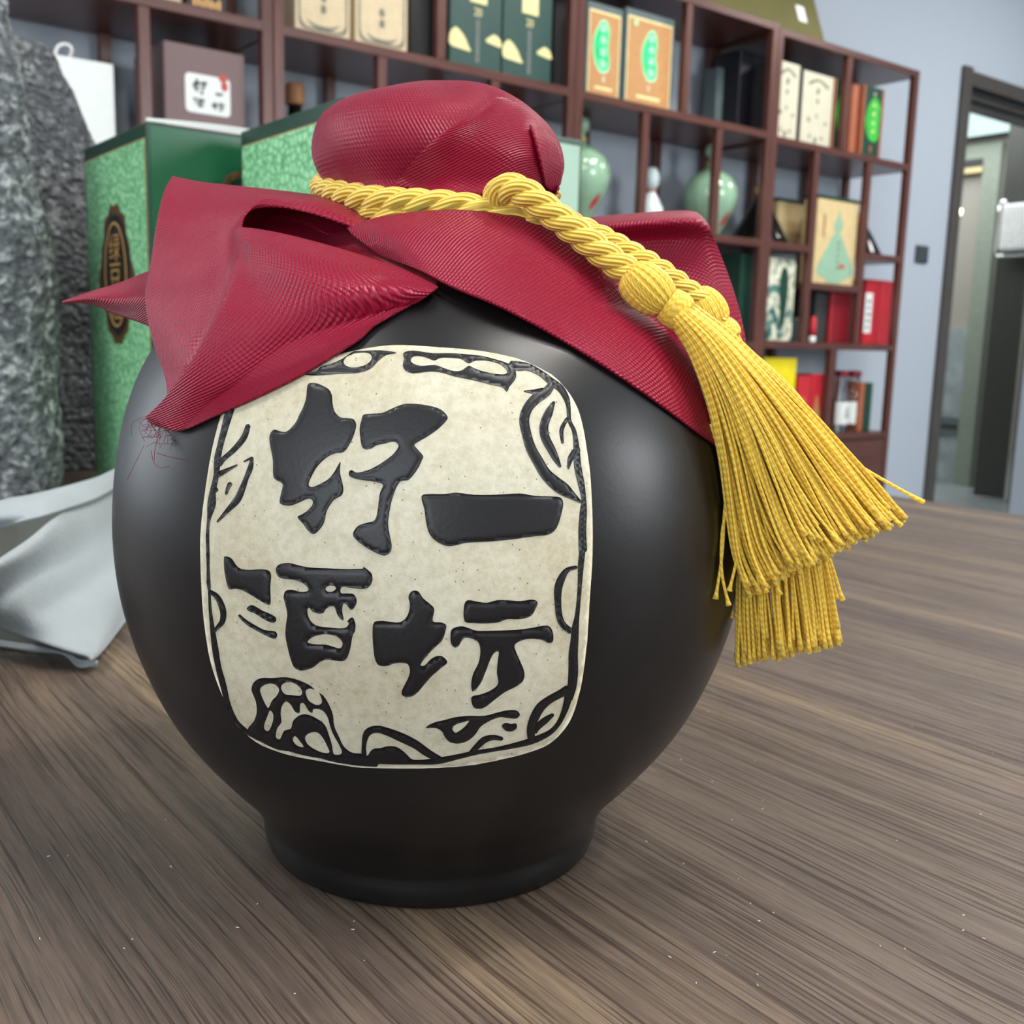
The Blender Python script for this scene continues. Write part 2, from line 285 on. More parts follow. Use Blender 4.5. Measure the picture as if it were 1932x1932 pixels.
M = dict(
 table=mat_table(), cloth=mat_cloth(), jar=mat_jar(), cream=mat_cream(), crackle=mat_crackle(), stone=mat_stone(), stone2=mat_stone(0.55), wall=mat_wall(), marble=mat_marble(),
 thread=mat_thread('gold_thread', srgb(244, 190, 36), srgb(255, 232, 110), 0.0019, 1.0, 0.4, 0.22), strand=mat_strand(),
 relief=plain('raised_black_glaze', (0.0085, 0.008, 0.0095), 0.38, spec=0.42, bump=0.05, bscale=900),
 shelf=wood('rosewood_stain', srgb(64, 33, 27), srgb(110, 66, 56), 2, 0.32), shelf_h=wood('rosewood_stain_boards', srgb(62, 32, 26), srgb(106, 63, 54), 0, 0.32),
 white=plain('white_paint', (0.80, 0.80, 0.79), 0.6, var=0.02), ceiling=plain('ceiling_paint', (0.72, 0.74, 0.76), 0.8, var=0.02),
 floor=plain('grey_polished_floor_tile', (0.30, 0.33, 0.34), 0.18, var=0.1, scale=4),
 dgreen=plain('dark_green_card', srgb(18, 84, 52), 0.33, var=0.05), dgreen2=plain('deep_green_edge_card', srgb(22, 62, 46), 0.4, var=0.05),
 sage=plain('sage_green_card', srgb(150, 182, 162), 0.4, var=0.03), gold=plain('gold_foil', srgb(206, 158, 92), 0.4, 0.15), bagshade=plain('bag_inside_shade', srgb(70, 72, 66), 0.8),  # bag interior colour: cavity shade painted in as dark grey
 oldgold=plain('antique_gold_print', srgb(92, 68, 40), 0.4, 0.1, var=0.6, scale=240), nearblack=plain('black_print', (0.012, 0.013, 0.014), 0.4),
 paperwhite=plain('white_card', (0.78, 0.82, 0.80), 0.5, var=0.02), brown=plain('mauve_brown_card', srgb(118, 96, 96), 0.55, var=0.03, scale=90),
 red=plain('red_card', srgb(196, 38, 50), 0.45), dred=plain('dark_red_card', srgb(128, 12, 26), 0.45), seal=plain('red_seal_ink', srgb(188, 84, 74), 0.6),
 navy=plain('navy_black_card', srgb(18, 18, 28), 0.4), black=plain('black_card', srgb(12, 12, 13), 0.4), charcoal=plain('charcoal_card', srgb(56, 56, 56), 0.5),
 creambox=plain('cream_card', srgb(204, 186, 152), 0.5, var=0.06, scale=50), ivory=plain('ivory_card', srgb(206, 202, 180), 0.5, var=0.04),
 ink=plain('faded_ink_print', srgb(120, 118, 104), 0.6, var=0.3, scale=200), teal=plain('dark_teal_card', srgb(38, 72, 66), 0.4, var=0.04),
 palegold=plain('pale_gold_print', srgb(236, 224, 160), 0.5), orange=plain('orange_tan_card', srgb(188, 138, 86), 0.5, var=0.06, scale=60),
 slate=plain('slate_grey_card', srgb(88, 102, 104), 0.45), bean=plain('bright_green_print', srgb(40, 206, 130), 0.4, var=0.25, scale=25),
 bean2=plain('leaf_green_print', srgb(60, 186, 64), 0.4, var=0.3, scale=30), palegreen=plain('pale_green_print', srgb(170, 240, 190), 0.5),
 copper=plain('copper_card', srgb(168, 96, 66), 0.45), yellow=plain('yellow_card', srgb(238, 216, 20), 0.45), tan=plain('tan_card', srgb(214, 190, 140), 0.5),
 celadon=plain('celadon_glaze', srgb(150, 188, 158), 0.10, coat=0.6, var=0.06), palewhite=plain('pale_blue_white_glaze', srgb(206, 222, 224), 0.12, coat=0.6),
 blackglaze=plain('gloss_black_glaze', (0.005, 0.005, 0.005), 0.08, spec=0.35), brass=plain('polished_brass', srgb(240, 208, 124), 0.25, 0.5),
 olive=plain('olive_panel', srgb(92, 88, 40), 0.45, var=0.12, scale=6), cork=plain('cork_wood', srgb(150, 104, 70), 0.7),
 bagm=plain('grey_white_felt_paper', srgb(146, 153, 156), 0.75, var=0.07, scale=18, bump=0.3, bscale=500, sheen=0.2),
 frame=wood('dark_grey_door_veneer', srgb(60, 56, 52), srgb(78, 74, 69), 2, 0.5), gframe=plain('grey_green_frame_paint', srgb(136, 144, 132), 0.5),
 beige=plain('beige_wall_panel', srgb(156, 150, 142), 0.6, var=0.03, scale=2), dpanel=wood('dark_panel_veneer', srgb(54, 54, 52), srgb(70, 70, 67), 2, 0.45),
 chrome=plain('brushed_steel', (0.75, 0.75, 0.75), 0.2, 1.0), switch=plain('dark_switch_plastic', srgb(58, 66, 68), 0.4), glass=mat_glass('clear_bottle_glass', (0.92, 0.97, 0.96)),
 skylamp=mat_emit('cool_ceiling_glow', (0.66, 0.87, 0.86), 1.05), lamp=mat_emit('lamp_glow', (1.0, 0.97, 0.92), 9.0), warm=mat_emit('warm_bulb_glow', (1.0, 0.88, 0.62), 9.0), violet=mat_emit('violet_tube_glow', (0.72, 0.62, 1.0), 1.2), whitegloss=plain('white_gloss_plastic', (0.78, 0.78, 0.77), 0.25),
 land=None)
def mat_land():
    m, nt, b = new_mat('ink_landscape_print'); tc = nd(nt, 'TexCoord').outputs['Object']
    n = nd(nt, 'TexNoise', Vector=tc, Scale=14.0, Detail=6.0, Roughness=0.65, Distortion=1.0)
    c = ramp(nt, n.outputs[0], [(0.36, srgb(28, 60, 56)), (0.44, srgb(70, 120, 116)), (0.52, srgb(216, 214, 186)), (0.62, srgb(236, 236, 222)), (0.7, srgb(90, 130, 150))])
    nt.links.new(c, b.inputs['Base Color']); b.inputs['Roughness'].default_value = 0.4; return m
M['land'] = mat_land()

# ------------------------------------------------------------------ flat 2-D shapes laid on faces (print, labels, inlays)
def in_poly(P, poly):
    x, y = P[:, 0], P[:, 1]; r = np.zeros(len(P), bool); q = np.roll(poly, -1, 0)
    for (x0, y0), (x1, y1) in zip(poly, q):
        c = ((y0 > y) != (y1 > y)); 
        if y0 != y1: r ^= c & (x < (x1-x0)*(y-y0)/(y1-y0)+x0)
    return r
def seg_dist(P, polys):
    d = np.full(len(P), 1e9)
    for poly in polys:
        q = np.roll(poly, -1, 0)
        for a, b in zip(poly, q):
            e = b-a; L = e@e+1e-12; t = np.clip(((P-a)@e)/L, 0, 1); d = np.minimum(d, np.hypot(*(P-a-t[:, None]*e).T))
    return d
def fill(outer, holes=(), step=None):
    """triangulate a polygon with holes (2-D) with inner points every step; returns verts, tris, distance to outline"""
    loops = [np.asarray(outer, float)]+[np.asarray(h, float) for h in holes]
    pts = []; ed = []
    for L in loops:
        n0 = len(pts); pts += [tuple(p) for p in L]; ed += [(n0+i, n0+(i+1) % len(L)) for i in range(len(L))]
    if step:
        lo, hi = loops[0].min(0), loops[0].max(0); G = []
        for j, y in enumerate(np.arange(lo[1]+step*0.5, hi[1], step*0.87)):
            for x in np.arange(lo[0]+(step*0.5 if j % 2 else step), hi[0], step): G.append((x, y))
        if G:
            G = np.array(G); k = in_poly(G, loops[0])
            for h in loops[1:]: k &= ~in_poly(G, h)
            G = G[k]
            if len(G): G = G[seg_dist(G, loops) > step*0.35]; pts += [tuple(p) for p in G]
    v, e, f, *_ = delaunay_2d_cdt([Vector(p) for p in pts], ed, [], 0, 1e-6)
    V = np.array([p[:] for p in v]); T = np.array([t[:] for t in f if len(t) == 3])
    c = V[T].mean(1); k = in_poly(c, loops[0])
    for h in loops[1:]: k &= ~in_poly(c, h)
    T = T[k]; A = V[T]; s = (A[:, 1, 0]-A[:, 0, 0])*(A[:, 2, 1]-A[:, 0, 1])-(A[:, 2, 0]-A[:, 0, 0])*(A[:, 1, 1]-A[:, 0, 1])
    T[s < 0] = T[s < 0][:, ::-1]
    return V, T, loops
def plate(name, outer, frame, mat, parent, holes=(), th=0.0006, off=0.0):
    """thin flat piece (print, label) on a face; frame = (origin, u, v, n), shapes in metres"""
    O, u, v, n = [np.asarray(a, float) for a in frame]
    V, T, loops = fill(outer, holes)
    top = O+V[:, :1]*u+V[:, 1:2]*v+n*(th+off); bot = O+V[:, :1]*u+V[:, 1:2]*v+n*(off-0.0002); nV = len(V)
    from collections import Counter
    E = Counter(); 
    for t in T:
        for a, b in ((t[0], t[1]), (t[1], t[2]), (t[2], t[0])): E[(a, b)] += 1
    Fc = [list(t) for t in T]+[[a, a+nV, b+nV, b] for (a, b) in E if (b, a) not in E]
    return mesh(name, np.vstack([top, bot]), Fc, mat, parent)
def ell(cx, cy, rx, ry, n=28): a = np.linspace(0, 2*PI, n, endpoint=False); return np.c_[cx+rx*np.cos(a), cy+ry*np.sin(a)]
def rrect(x0, y0, x1, y1, r=0.0, n=4):
    if r <= 0: return np.array([(x0, y0), (x1, y0), (x1, y1), (x0, y1)], float)
    P = []
    for cx, cy, a0 in ((x1-r, y0+r, -90), (x1-r, y1-r, 0), (x0+r, y1-r, 90), (x0+r, y0+r, 180)):
        for k in range(n+1): a = math.radians(a0+90*k/n); P.append((cx+r*math.cos(a), cy+r*math.sin(a)))
    return np.array(P)
def face_front(x0, y, z0): return ((x0, y, z0), (1, 0, 0), (0, 0, 1), (0, -1, 0))          # seen from -Y
def face_left(x, y1, z0): return ((x, y1, z0), (0, -1, 0), (0, 0, 1), (-1, 0, 0))           # seen from -X
def text(name, s, frame, h, mat, parent, cx=0.0, cy=0.0, sx=1.0, th=0.0006):
    cu = bpy.data.curves.new(name, 'FONT'); cu.body = s; cu.size = 1; cu.align_x = 'CENTER'; cu.align_y = 'CENTER'; cu.resolution_u = 3
    ob = bpy.data.objects.new('tmp', cu); COL.objects.link(ob); dg = bpy.context.evaluated_depsgraph_get(); dg.update()
    me = bpy.data.meshes.new_from_object(ob.evaluated_get(dg)); V = np.array([v.co[:] for v in me.vertices]); Fc = [list(p.vertices) for p in me.polygons]
    bpy.data.objects.remove(ob); bpy.data.curves.remove(cu); bpy.data.meshes.remove(me)
    if not len(V): return None
    V = V[:, :2]-(V[:, :2].max(0)+V[:, :2].min(0))/2; k = h/max(1e-6, (V[:, 1].max()-V[:, 1].min()))
    O, u, v, n = [np.asarray(a, float) for a in frame]
    return mesh(name, O+(cx+V[:, :1]*k*sx)*u+(cy+V[:, 1:2]*k)*v+n*th, Fc, mat, parent)

# ------------------------------------------------------------------ room
YS = 2.35; YW = 2.66                          # front of the shelves, back wall
def struct(o, label=None): o['kind'] = 'structure'; return o
XL, XR, YF = -2.6, 6.45, -3.1
DX0, DX1, DZ = 4.52, 5.45, 1.33               # door opening in the back wall
struct(box('floor', XL, 9.0, YF, 6.2, -0.85, -0.75, M['floor']))
struct(box('ceiling', XL, 9.0, YF, 6.2, CEIL, CEIL+0.1, M['ceiling']))
b = box_bm(XL, -2.25, YW, YW+0.09, -0.75, CEIL)
for a in ((-2.25, -0.65, YW, YW+0.09, -0.75, -0.05), (-2.25, -0.65, YW, YW+0.09, 1.55, CEIL), (-0.65, DX0, YW, YW+0.09, -0.75, CEIL), (DX0, DX1, YW, YW+0.09, DZ, CEIL), (DX1, XR, YW, YW+0.09, -0.75, CEIL)):
    t = box_bm(*a); me = bpy.data.meshes.new('t'); t.to_mesh(me); t.free(); b.from_mesh(me); bpy.data.meshes.remove(me)
struct(bm_obj('wall_back', b, M['wall']))
def wall_with_windows(name, axis, pos, a0, a1, wins, mat):
    bm = bmesh.new(); cuts = [a0]
    def add(u0, u1, z0, z1):
        q = box_bm(u0, u1, pos-0.1, pos, z0, z1) if axis == 'x' else box_bm(pos-0.1, pos, u0, u1, z0, z1)
        me = bpy.data.meshes.new('t'); q.to_mesh(me); q.free(); bm.from_mesh(me); bpy.data.meshes.remove(me)
    x = a0
    for (u0, u1, z0, z1) in wins:
        add(x, u0, -0.75, CEIL); add(u0, u1, -0.75, z0); add(u0, u1, z1, CEIL); x = u1
    add(x, a1, -0.75, CEIL); return struct(bm_obj(name, bm, mat))
wall_with_windows('wall_left', 'y', XL, YF, YW, [(-2.75, -0.05, -0.15, 1.65)], M['white'])
wall_with_windows('wall_front', 'x', YF, XL, XR, [(2.2, 3.6, 0.35, 1.8)], M['white'])
struct(box('wall_right', XR+0.0, XR+0.1, YF, YW+0.09, -0.75, CEIL, M['wall']))
def window(name, axis, pos, u0, u1, z0, z1, n):
    w = root(name, (0, 0, 0), None, None); w['kind'] = 'structure'
    def bar(nm, a, b, c, d):
        return box(nm, a, b, pos-0.07, pos-0.02, c, d, M['white'], w, 0.004) if axis == 'x' else box(nm, pos-0.07, pos-0.02, a, b, c, d, M['white'], w, 0.004)
    bar('frame_rail', u0, u1, z0, z0+0.05); bar('frame_rail', u0, u1, z1-0.05, z1)
    for k in range(n+1): c = u0+0.025+(u1-u0-0.05)*k/n; bar('mullion', c-0.025, c+0.025, z0+0.05, z1-0.05)
window('window_1', 'y', XL, -2.75, -0.05, -0.15, 1.65, 3); window('window_2', 'x', YF, 2.2, 3.6, 0.35, 1.8, 1)
w3 = root('window_3', (-1.45, YW, -0.05), None, None); w3['kind'] = 'structure'
for z in (-0.05, 1.50): box('frame_rail', -2.25, -0.65, YW+0.03, YW+0.08, z, z+0.05, M['white'], w3, 0.004)
for x in (-2.25, -1.475, -0.70): box('mullion', x, x+0.05, YW+0.03, YW+0.08, 0.0, 1.50, M['white'], w3, 0.004)
struct(box('baseboard_back', 3.68, DX0-0.075, YW-0.012, YW, -0.75, -0.67, M['frame']))
# door opening and corridor beyond
d = root('door_1', (DX0, YW, -0.75), None, None); d['kind'] = 'structure'
box('jamb_casing', DX0-0.065, DX0, YW-0.022, YW+0.095, -0.75, DZ+0.075, M['frame'], d, 0.003)
box('jamb_casing', DX1, DX1+0.065, YW-0.022, YW+0.095, -0.75, DZ+0.075, M['frame'], d, 0.003)
box('head_casing', DX0, DX1, YW-0.018, YW+0.03, DZ, DZ+0.062, M['frame'], d, 0.003)
box('head_stop', DX0, DX1, YW+0.03, YW+0.06, DZ-0.035, DZ, M['frame'], d, 0.003)
box('head_reveal', DX0, DX1, YW+0.06, YW+0.095, DZ-0.07, DZ, M['dpanel'], d, 0.003)
XC = 6.9                                      # corridor far wall
struct(box('wall_corridor', XC+0.05, XC+0.15, YW+0.09, 6.2, -0.75, CEIL, M['beige']))
struct(box('trim_1', XC, XC+0.05, 3.78, 3.9, -0.75, 1.55, M['gframe']))
struct(box('trim_2', XC, XC+0.05, 3.9, 5.4, 1.46, 1.55, M['gframe']))
struct(box('trim_3', XC-0.01, XC+0.05, 3.9, 5.4, 1.37, 1.405, M['tan']))
struct(box('trim_4', XC+0.0, XC+0.05, 3.9, 5.4, 1.405, 1.46, M['nearblack']))
struct(box('wall_wainscot', XC+0.01, XC+0.05, 3.9, 5.4, -0.28, 0.33, M['marble']))
struct(box('trim_5', XC-0.005, XC+0.05, 3.9, 5.4, -0.33, -0.28, M['slate']))
struct(box('baseboard_corridor', XC+0.01, XC+0.05, 3.9, 5.4, -0.75, -0.40, M['marble']))
struct(box('trim_6', XC-0.005, XC+0.05, 3.9, 5.4, -0.40, -0.365, M['slate']))
struct(box('wall_corridor_end', 4.0, 9.0, 6.1, 6.2, -0.75, CEIL, M['beige']))
struct(box('wall_panel', 6.40, 6.46, 3.26, 3.47, -0.73, CEIL, M['dpanel']))
struct(box('trim_7', 6.385, 6.46, 3.235, 3.26, -0.74, CEIL, M['chrome']))
struct(box('wall_corridor_near', 6.42, 6.5, YW+0.09, 3.235, -0.73, CEIL, M['dpanel']))
struct(box('wall_corridor_left', 4.0, 4.1, YW+0.09, 6.1, -0.75, CEIL, M['beige']))
# white device with a steel bracket on the dark panel
P0 = onX(1905, 388, 6.385); P1 = onX(1932, 478, 6.385)
t = root('wall_dispenser', (6.385, 3.18, P1[2]), 'white glossy wall dispenser on a bright steel bracket, at the right edge beyond the doorway', 'dispenser')
box('housing', 6.29, 6.38, 2.98, P0[1], P1[2]+0.01, P0[2], M['whitegloss'], t, 0.02, 3)
g = Bag(); g.tube(catmull([(6.33, P0[1]+0.03, P0[2]+0.0), (6.33, P0[1]+0.035, P1[2]+0.05), (6.33, P0[1]+0.03, P1[2]-0.005), (6.33, P0[1]-0.02, P1[2]-0.015), (6.33, 2.98, P1[2]-0.015)], 24), 0.010, 8); g.build('bracket', M['chrome'], t)
g = Bag(); V, Fc = lathe([(0.0, 0), (0.02, 0.004), (0.026, 0.02), (0.02, 0.036), (0.0, 0.04)], 6.32, P0[1], 16, P0[2]-0.01); g.add(V, Fc); g.build('knob', M['chrome'], t)
# violet light tube with a round bulb, seen just inside the left jamb
A = onY(1806, 403, 3.3); B = onY(1797, 485, 3.3)
t = root('wall_light', (A[0], 3.3, B[2]), 'violet light tube with a round warm bulb on top, just inside the doorway', 'light')
g = Bag(); g.tube([(A[0]+0.005, 3.3, A[2]), (A[0]-0.01, 3.3, B[2])], 0.014, 10); g.build('tube', M['violet'], t)
V, Fc = lathe([(0.026*math.sin(PI*k/8), -0.026*math.cos(PI*k/8)) for k in range(9)], A[0], 3.3, 16, A[2]+0.01); mesh('bulb', V, Fc, M['warm'], t, True)
g = Bag(); g.tube([(A[0]-0.012, 3.3, B[2]), (A[0]-0.03, 3.3, -0.75)], 0.012, 8); g.build('stand', M['gframe'], t)
# switch plate on the wall
A = onY(1727, 462, YW); B = onY(1747, 498, YW)
t = root('light_switch', (A[0], YW, B[2]), 'dark grey light switch plate on the blue-grey wall left of the doorway', 'switch')
box('plate', A[0], B[0], YW-0.010, YW, B[2], A[2], M['switch'], t, 0.003); box('rocker', A[0]+0.015, B[0]-0.015, YW-0.014, YW-0.009, B[2]+0.012, A[2]-0.012, M['switch'], t, 0.002)
# ceiling lamps
def panel_lamp(x, y, w, l, power, label, col=(1, 0.97, 0.93)):
    t = root('ceiling_light', (x, y, CEIL), label, 'light', None)
    box('frame', x-w/2-0.02, x+w/2+0.02, y-l/2-0.02, y+l/2+0.02, CEIL-0.012, CEIL, M['white'], t, 0.002)
    box('diffuser', x-w/2, x+w/2, y-l/2, y+l/2, CEIL-0.016, CEIL-0.011, M['lamp'], t)
    a = area('ceiling_light_glow', (x, y, CEIL-0.02), (x, y, 0), w, l, power, col); return t
panel_lamp(0.55, -0.80, 0.35, 1.1, 26, 'long ceiling light panel above and behind the viewer')
panel_lamp(2.6, 1.1, 0.6, 0.6, 20, 'square ceiling light panel in front of the middle shelf units')
panel_lamp(-0.9, 0.6, 0.6, 0.6, 12, 'square ceiling light panel to the left of the table')
struct(box('ceiling_corridor', 4.1, XC+0.05, YW+0.09, 6.1, 1.62, 1.70, M['ceiling']))
t = root('ceiling_light', (6.2, 4.2, 1.60), 'large luminous ceiling panel of the corridor beyond the doorway', 'light')
box('frame', 5.28, 6.88, 2.98, 5.42, 1.606, 1.62, M['white'], t, 0.002); box('diffuser', 5.3, 6.86, 3.0, 5.4, 1.600, 1.607, M['skylamp'], t); area('ceiling_light_glow', (6.1, 4.2, 1.59), (6.1, 4.2, 0), 1.4, 2.2, 36, (1, 1, 0.98))
panel_lamp(4.6, 1.2, 0.6, 0.6, 26, 'square ceiling light panel near the doorway')
def downlight(x, y, target, power, label):
    t = root('downlight', (x, y, CEIL), label, 'light')
    V, Fc = lathe([(0.0, 0.0), (0.06, 0.0), (0.06, -0.012), (0.045, -0.014), (0.040, -0.004), (0.0, -0.004)], x, y, 24, CEIL); mesh('trim_ring', V, Fc, M['white'], t, True)
    V, Fc = lathe([(0.038, -0.005), (0.03, -0.010), (0.0, -0.012)], x, y, 24, CEIL); mesh('lens', V, Fc, M['lamp'], t, True)
    spot('downlight_beam', (x, y, CEIL-0.05), target, power, (1, 0.93, 0.82))
downlight(1.05, -0.35, (0.25, 0.5, 0.1), 55, 'round ceiling downlight just behind the viewer, to the right of the jar')
downlight(1.9, 1.5, (1.9, 2.3, 0.2), 28, 'round ceiling downlight in front of the second shelf unit')
downlight(1.0, 1.5, (1.0, 2.3, 0.2), 28, 'round ceiling downlight in front of the first shelf unit')
downlight(2.9, 1.5, (2.9, 2.3, 0.2), 28, 'round ceiling downlight in front of the fourth shelf unit')

# ------------------------------------------------------------------ table
TX0, TX1, TY0, TY1 = -0.55, 1.088, -0.75, 1.62
t = root('table', ((TX0+TX1)/2, (TY0+TY1)/2, -0.75), 'large walnut laminate table under the black jar', 'table')
box('tabletop', TX0, TX1, TY0, TY1, -0.045, 0, M['table'], t, 0.0015)
for x in (TX0+0.06, TX1-0.14):
    for y in (TY0+0.06, TY1-0.14): box('leg', x, x+0.08, y, y+0.08, -0.75, -0.045, M['table'], t, 0.003)
box('apron', TX0+0.14, TX1-0.14, TY0+0.08, TY0+0.10, -0.13, -0.045, M['table'], t); box('apron', TX0+0.14, TX1-0.14, TY1-0.10, TY1-0.08, -0.13, -0.045, M['table'], t)

# ------------------------------------------------------------------ the jar
JX, JY = 0.1872, 0.2843
PROF = [(0.0530, 0.0), (0.0551, 0.0008), (0.0560, 0.003), (0.0566, 0.0075), (0.0562, 0.0095), (0.0566, 0.0110)]
zk = np.array([.0110, .0200, .0300, .0450, .0650, .0850, .1050, .1250, .1450, .1560, .1660, .1740, .1810, .1870, .1920, .1970])
rk = np.array([.0566, .0620, .0707, .0822, .0921, .0980, .1000, .0988, .0946, .0902, .0838, .0756, .0650, .0515, .0410, .0345])
mk = np.gradient(rk, zk)
def prof_r(z):
    z = np.asarray(z, float); i = np.clip(np.searchsorted(zk, z)-1, 0, len(zk)-2); h = zk[i+1]-zk[i]; u = np.clip((z-zk[i])/h, 0, 1)
    r = (2*u**3-3*u**2+1)*rk[i]+(u**3-2*u**2+u)*h*mk[i]+(-2*u**3+3*u**2)*rk[i+1]+(u**3-u**2)*h*mk[i+1]
    r = np.where(z < zk[0], 0.0562, r); return np.where(z > zk[-1], np.where(z < 0.210, 0.031, -1.0), np.where(z < 0, -1, r))
def jar_hit(px, py):
    """depth where the view ray meets the jar body (inf where it misses), vectorised"""
    px = np.asarray(px, float).ravel(); py = np.asarray(py, float).ravel()
    D = np.stack([(px-966)/F, (py-966)/F, np.ones_like(px)], 1) @ VM
    ts = np.linspace(0.20, 0.46, 420); hit = np.full(len(px), np.inf); done = np.zeros(len(px), bool)
    def inside(t): P = CAM+D*t[:, None]; return np.hypot(P[:, 0]-JX, P[:, 1]-JY) < prof_r(P[:, 2])
    for a, b_ in zip(ts[:-1], ts[1:]):
        new = inside(np.full(len(px), b_)) & ~done
        if new.any():
            lo = np.full(len(px), a); hi = np.full(len(px), b_)
            for _ in range(14):
                mid = (lo+hi)/2; ins = inside(mid); hi = np.where(ins, mid, hi); lo = np.where(ins, lo, mid)
            hit[new] = hi[new]; done |= new
        if done.all(): break
    return hit
def on_jar(px, py, off):
    t = jar_hit(px, py); ok = np.isfinite(t)
    t = np.where(ok, t, 0.335); D = np.stack([(np.ravel(px)-966)/F, (np.ravel(py)-966)/F, np.ones(np.size(px))], 1) @ VM
    P = CAM+D*t[:, None]; R = np.hypot(P[:, 0]-JX, P[:, 1]-JY)+1e-9; dz = 5e-4
    sl = (prof_r(P[:, 2]+dz)-prof_r(P[:, 2]-dz))/(2*dz); sl = np.clip(sl, -3, 3)
    N = np.stack([(P[:, 0]-JX)/R, (P[:, 1]-JY)/R, -sl], 1); N /= np.linalg.norm(N, axis=1)[:, None]
    return P+N*np.asarray(off).reshape(-1, 1)
jar = root('wine_jar', (JX, JY, 0), 'round black glazed wine jar with a cream panel of raised black characters', 'jar')
zz = np.linspace(zk[0], zk[-1], 70)[1:]
pr = [(0.0, 0.0015), (0.050, 0.0015)]+PROF+[(float(prof_r(z)), float(z)) for z in zz]+[(0.0325, 0.200), (0.030, 0.210), (0.0, 0.210)]
V, Fc = lathe(pr, JX, JY, 160); mesh('body', V, Fc, M['jar'], jar, True)
# cream panel and raised characters, drawn on the jar's curved front
def C6(P): return [(370+x/4.6, 630+y/4.6) for x, y, *_ in P]
def C7(P): return [(740+x/4.6, 630+y/4.6) for x, y, *_ in P]
def C8(P): return [(370+x/4.39, 1030+y/4.39) for x, y, *_ in P]
def C9(P): return [(670+x/4.2, 1030+y/4.2) for x, y, *_ in P]
SC = {C6: 4.6, C7: 4.6, C8: 4.39, C9: 4.2}
PANEL = [(640,668),(690,657),(740,651),(785,652),(827,655),(870,658),(914,663),(955,671),(990,681),(1040,706),(1062,727),(1075,743),(1086,762),(1094,782),(1102,815),(1107,847),(1112,880),(1115,913),(1118,980),(1118,1043),(1116,1085),(1113,1125),(1108,1209),(1099,1280),(1092,1312),(1084,1340),(1074,1363),(1060,1382),(1045,1397),(1027,1409),(1000,1419),(968,1428),(896,1443),(825,1449),(757,1450),(700,1449),(666,1447),(598,1435),(560,1428),(529,1420),(495,1407),(472,1392),(453,1372),(438,1349),(423,1320),(411,1292),(401,1262),(393,1230),(384,1167),(380,1110),(378,1053),(378,1010),(383,956),(394,880),(404,830),(417,782),(432,745),(455,718),(500,695),(560,680)]
def inlay(name, polys, mat, base, h, wpx, step, parent, label=None):
    bag = Bag()
    for k, (outer, holes) in enumerate(polys):
        V, T, loops = fill(outer, holes, step)
        d = np.clip(seg_dist(V, loops)/wpx, 0, 1); off = base+(h+k*1.5e-5)*np.sqrt(np.clip(1-(1-d)**2, 0, 1))
        P = on_jar(V[:, 0], V[:, 1], off); n = len(P); Pb = on_jar(V[:, 0], V[:, 1], np.full(n, 0.0))
        E = {}
        for t in T:
            for a, b_ in ((t[0], t[1]), (t[1], t[2]), (t[2], t[0])): E[(a, b_)] = 1
        side = [[b_, a, a+n, b_+n] for (a, b_) in E if (b_, a) not in E]
        bag.add(np.vstack([P, Pb]), [list(t)[::-1] for t in T]+side)
    o = bag.build(name, mat, parent, True)
    if label: o['label'] = label
    return o
inlay('label_panel', [(closed_smooth(PANEL, 2), ())], M['cream'], 0.0, 0.00055, 5, 11, jar, 'cream unglazed panel with rounded corners')
sm = lambda P: closed_smooth(P, 3)
G1 = C6([(985,440),(1040,435),(1100,455),(1160,490),(1185,540),(1190,600),(1210,680),(1260,730),(1310,735),(1370,745),(1395,790),(1385,850),(1350,940),(1290,1025),(1210,1040),(1140,1075),(1070,1140),(1030,1200),(985,1300),(1010,1330),(1070,1310),(1150,1265),(1200,1210),(1235,1150),(1260,1115),(1255,1200),(1275,1290),(1285,1350),(1270,1400),(1210,1435),(1180,1470),(1140,1540),(1120,1630),(1085,1690),(1030,1735),(985,1710),(940,1650),(890,1590),(930,1565),(980,1530),(1020,1480),(1015,1440),(980,1430),(920,1455),(850,1485),(790,1490),(740,1470),(740,1420),(755,1360),(760,1300),(700,1265),(680,1220),(678,1100),(660,1000),(648,920),(655,870),(690,835),(740,850),(800,850),(870,780),(910,700),(940,640),(965,560),(970,490)])
G2 = C6([(1425,820),(1440,760),(1455,710),(1510,700),(1620,690),(1700,655),(1790,620),(1870,612),(2000,625),(2120,660),(2180,720),(2170,760),(2100,830),(2000,900),(1900,960),(1920,1000),(1970,1060),(1960,1100),(1920,1180),(1850,1265),(1790,1275),(1760,1300),(1730,1360),(1700,1450),(1680,1550),(1670,1650),(1685,1750),(1700,1830),(1690,1890),(1640,1920),(1570,1900),(1480,1850),(1400,1790),(1370,1750),(1375,1710),(1420,1660),(1500,1635),(1550,1620),(1575,1560),(1590,1450),(1600,1380),(1625,1310),(1560,1285),(1450,1270),(1380,1255),(1335,1230),(1335,1195),(1360,1185),(1400,1205),(1480,1190),(1560,1155),(1660,1090),(1720,1040),(1760,980),(1740,945),(1700,940),(1640,955),(1570,970),(1530,995),(1480,1005),(1445,980),(1430,900)])
G3 = C7([(255,1410),(320,1390),(450,1390),(560,1378),(700,1395),(900,1395),(1100,1385),(1230,1405),(1370,1410),(1450,1420),(1475,1470),(1460,1560),(1420,1680),(1350,1740),(1230,1755),(1050,1780),(850,1800),(650,1810),(560,1830),(490,1840),(420,1820),(350,1770),(310,1700),(290,1600),(280,1520)])
G4 = C8([(245,100),(270,85),(310,105),(340,150),(380,185),(450,195),(550,190),(610,200),(632,240),(625,330),(628,450),(615,482),(560,460),(480,410),(400,365),(340,350),(285,352),(262,280),(248,200)])
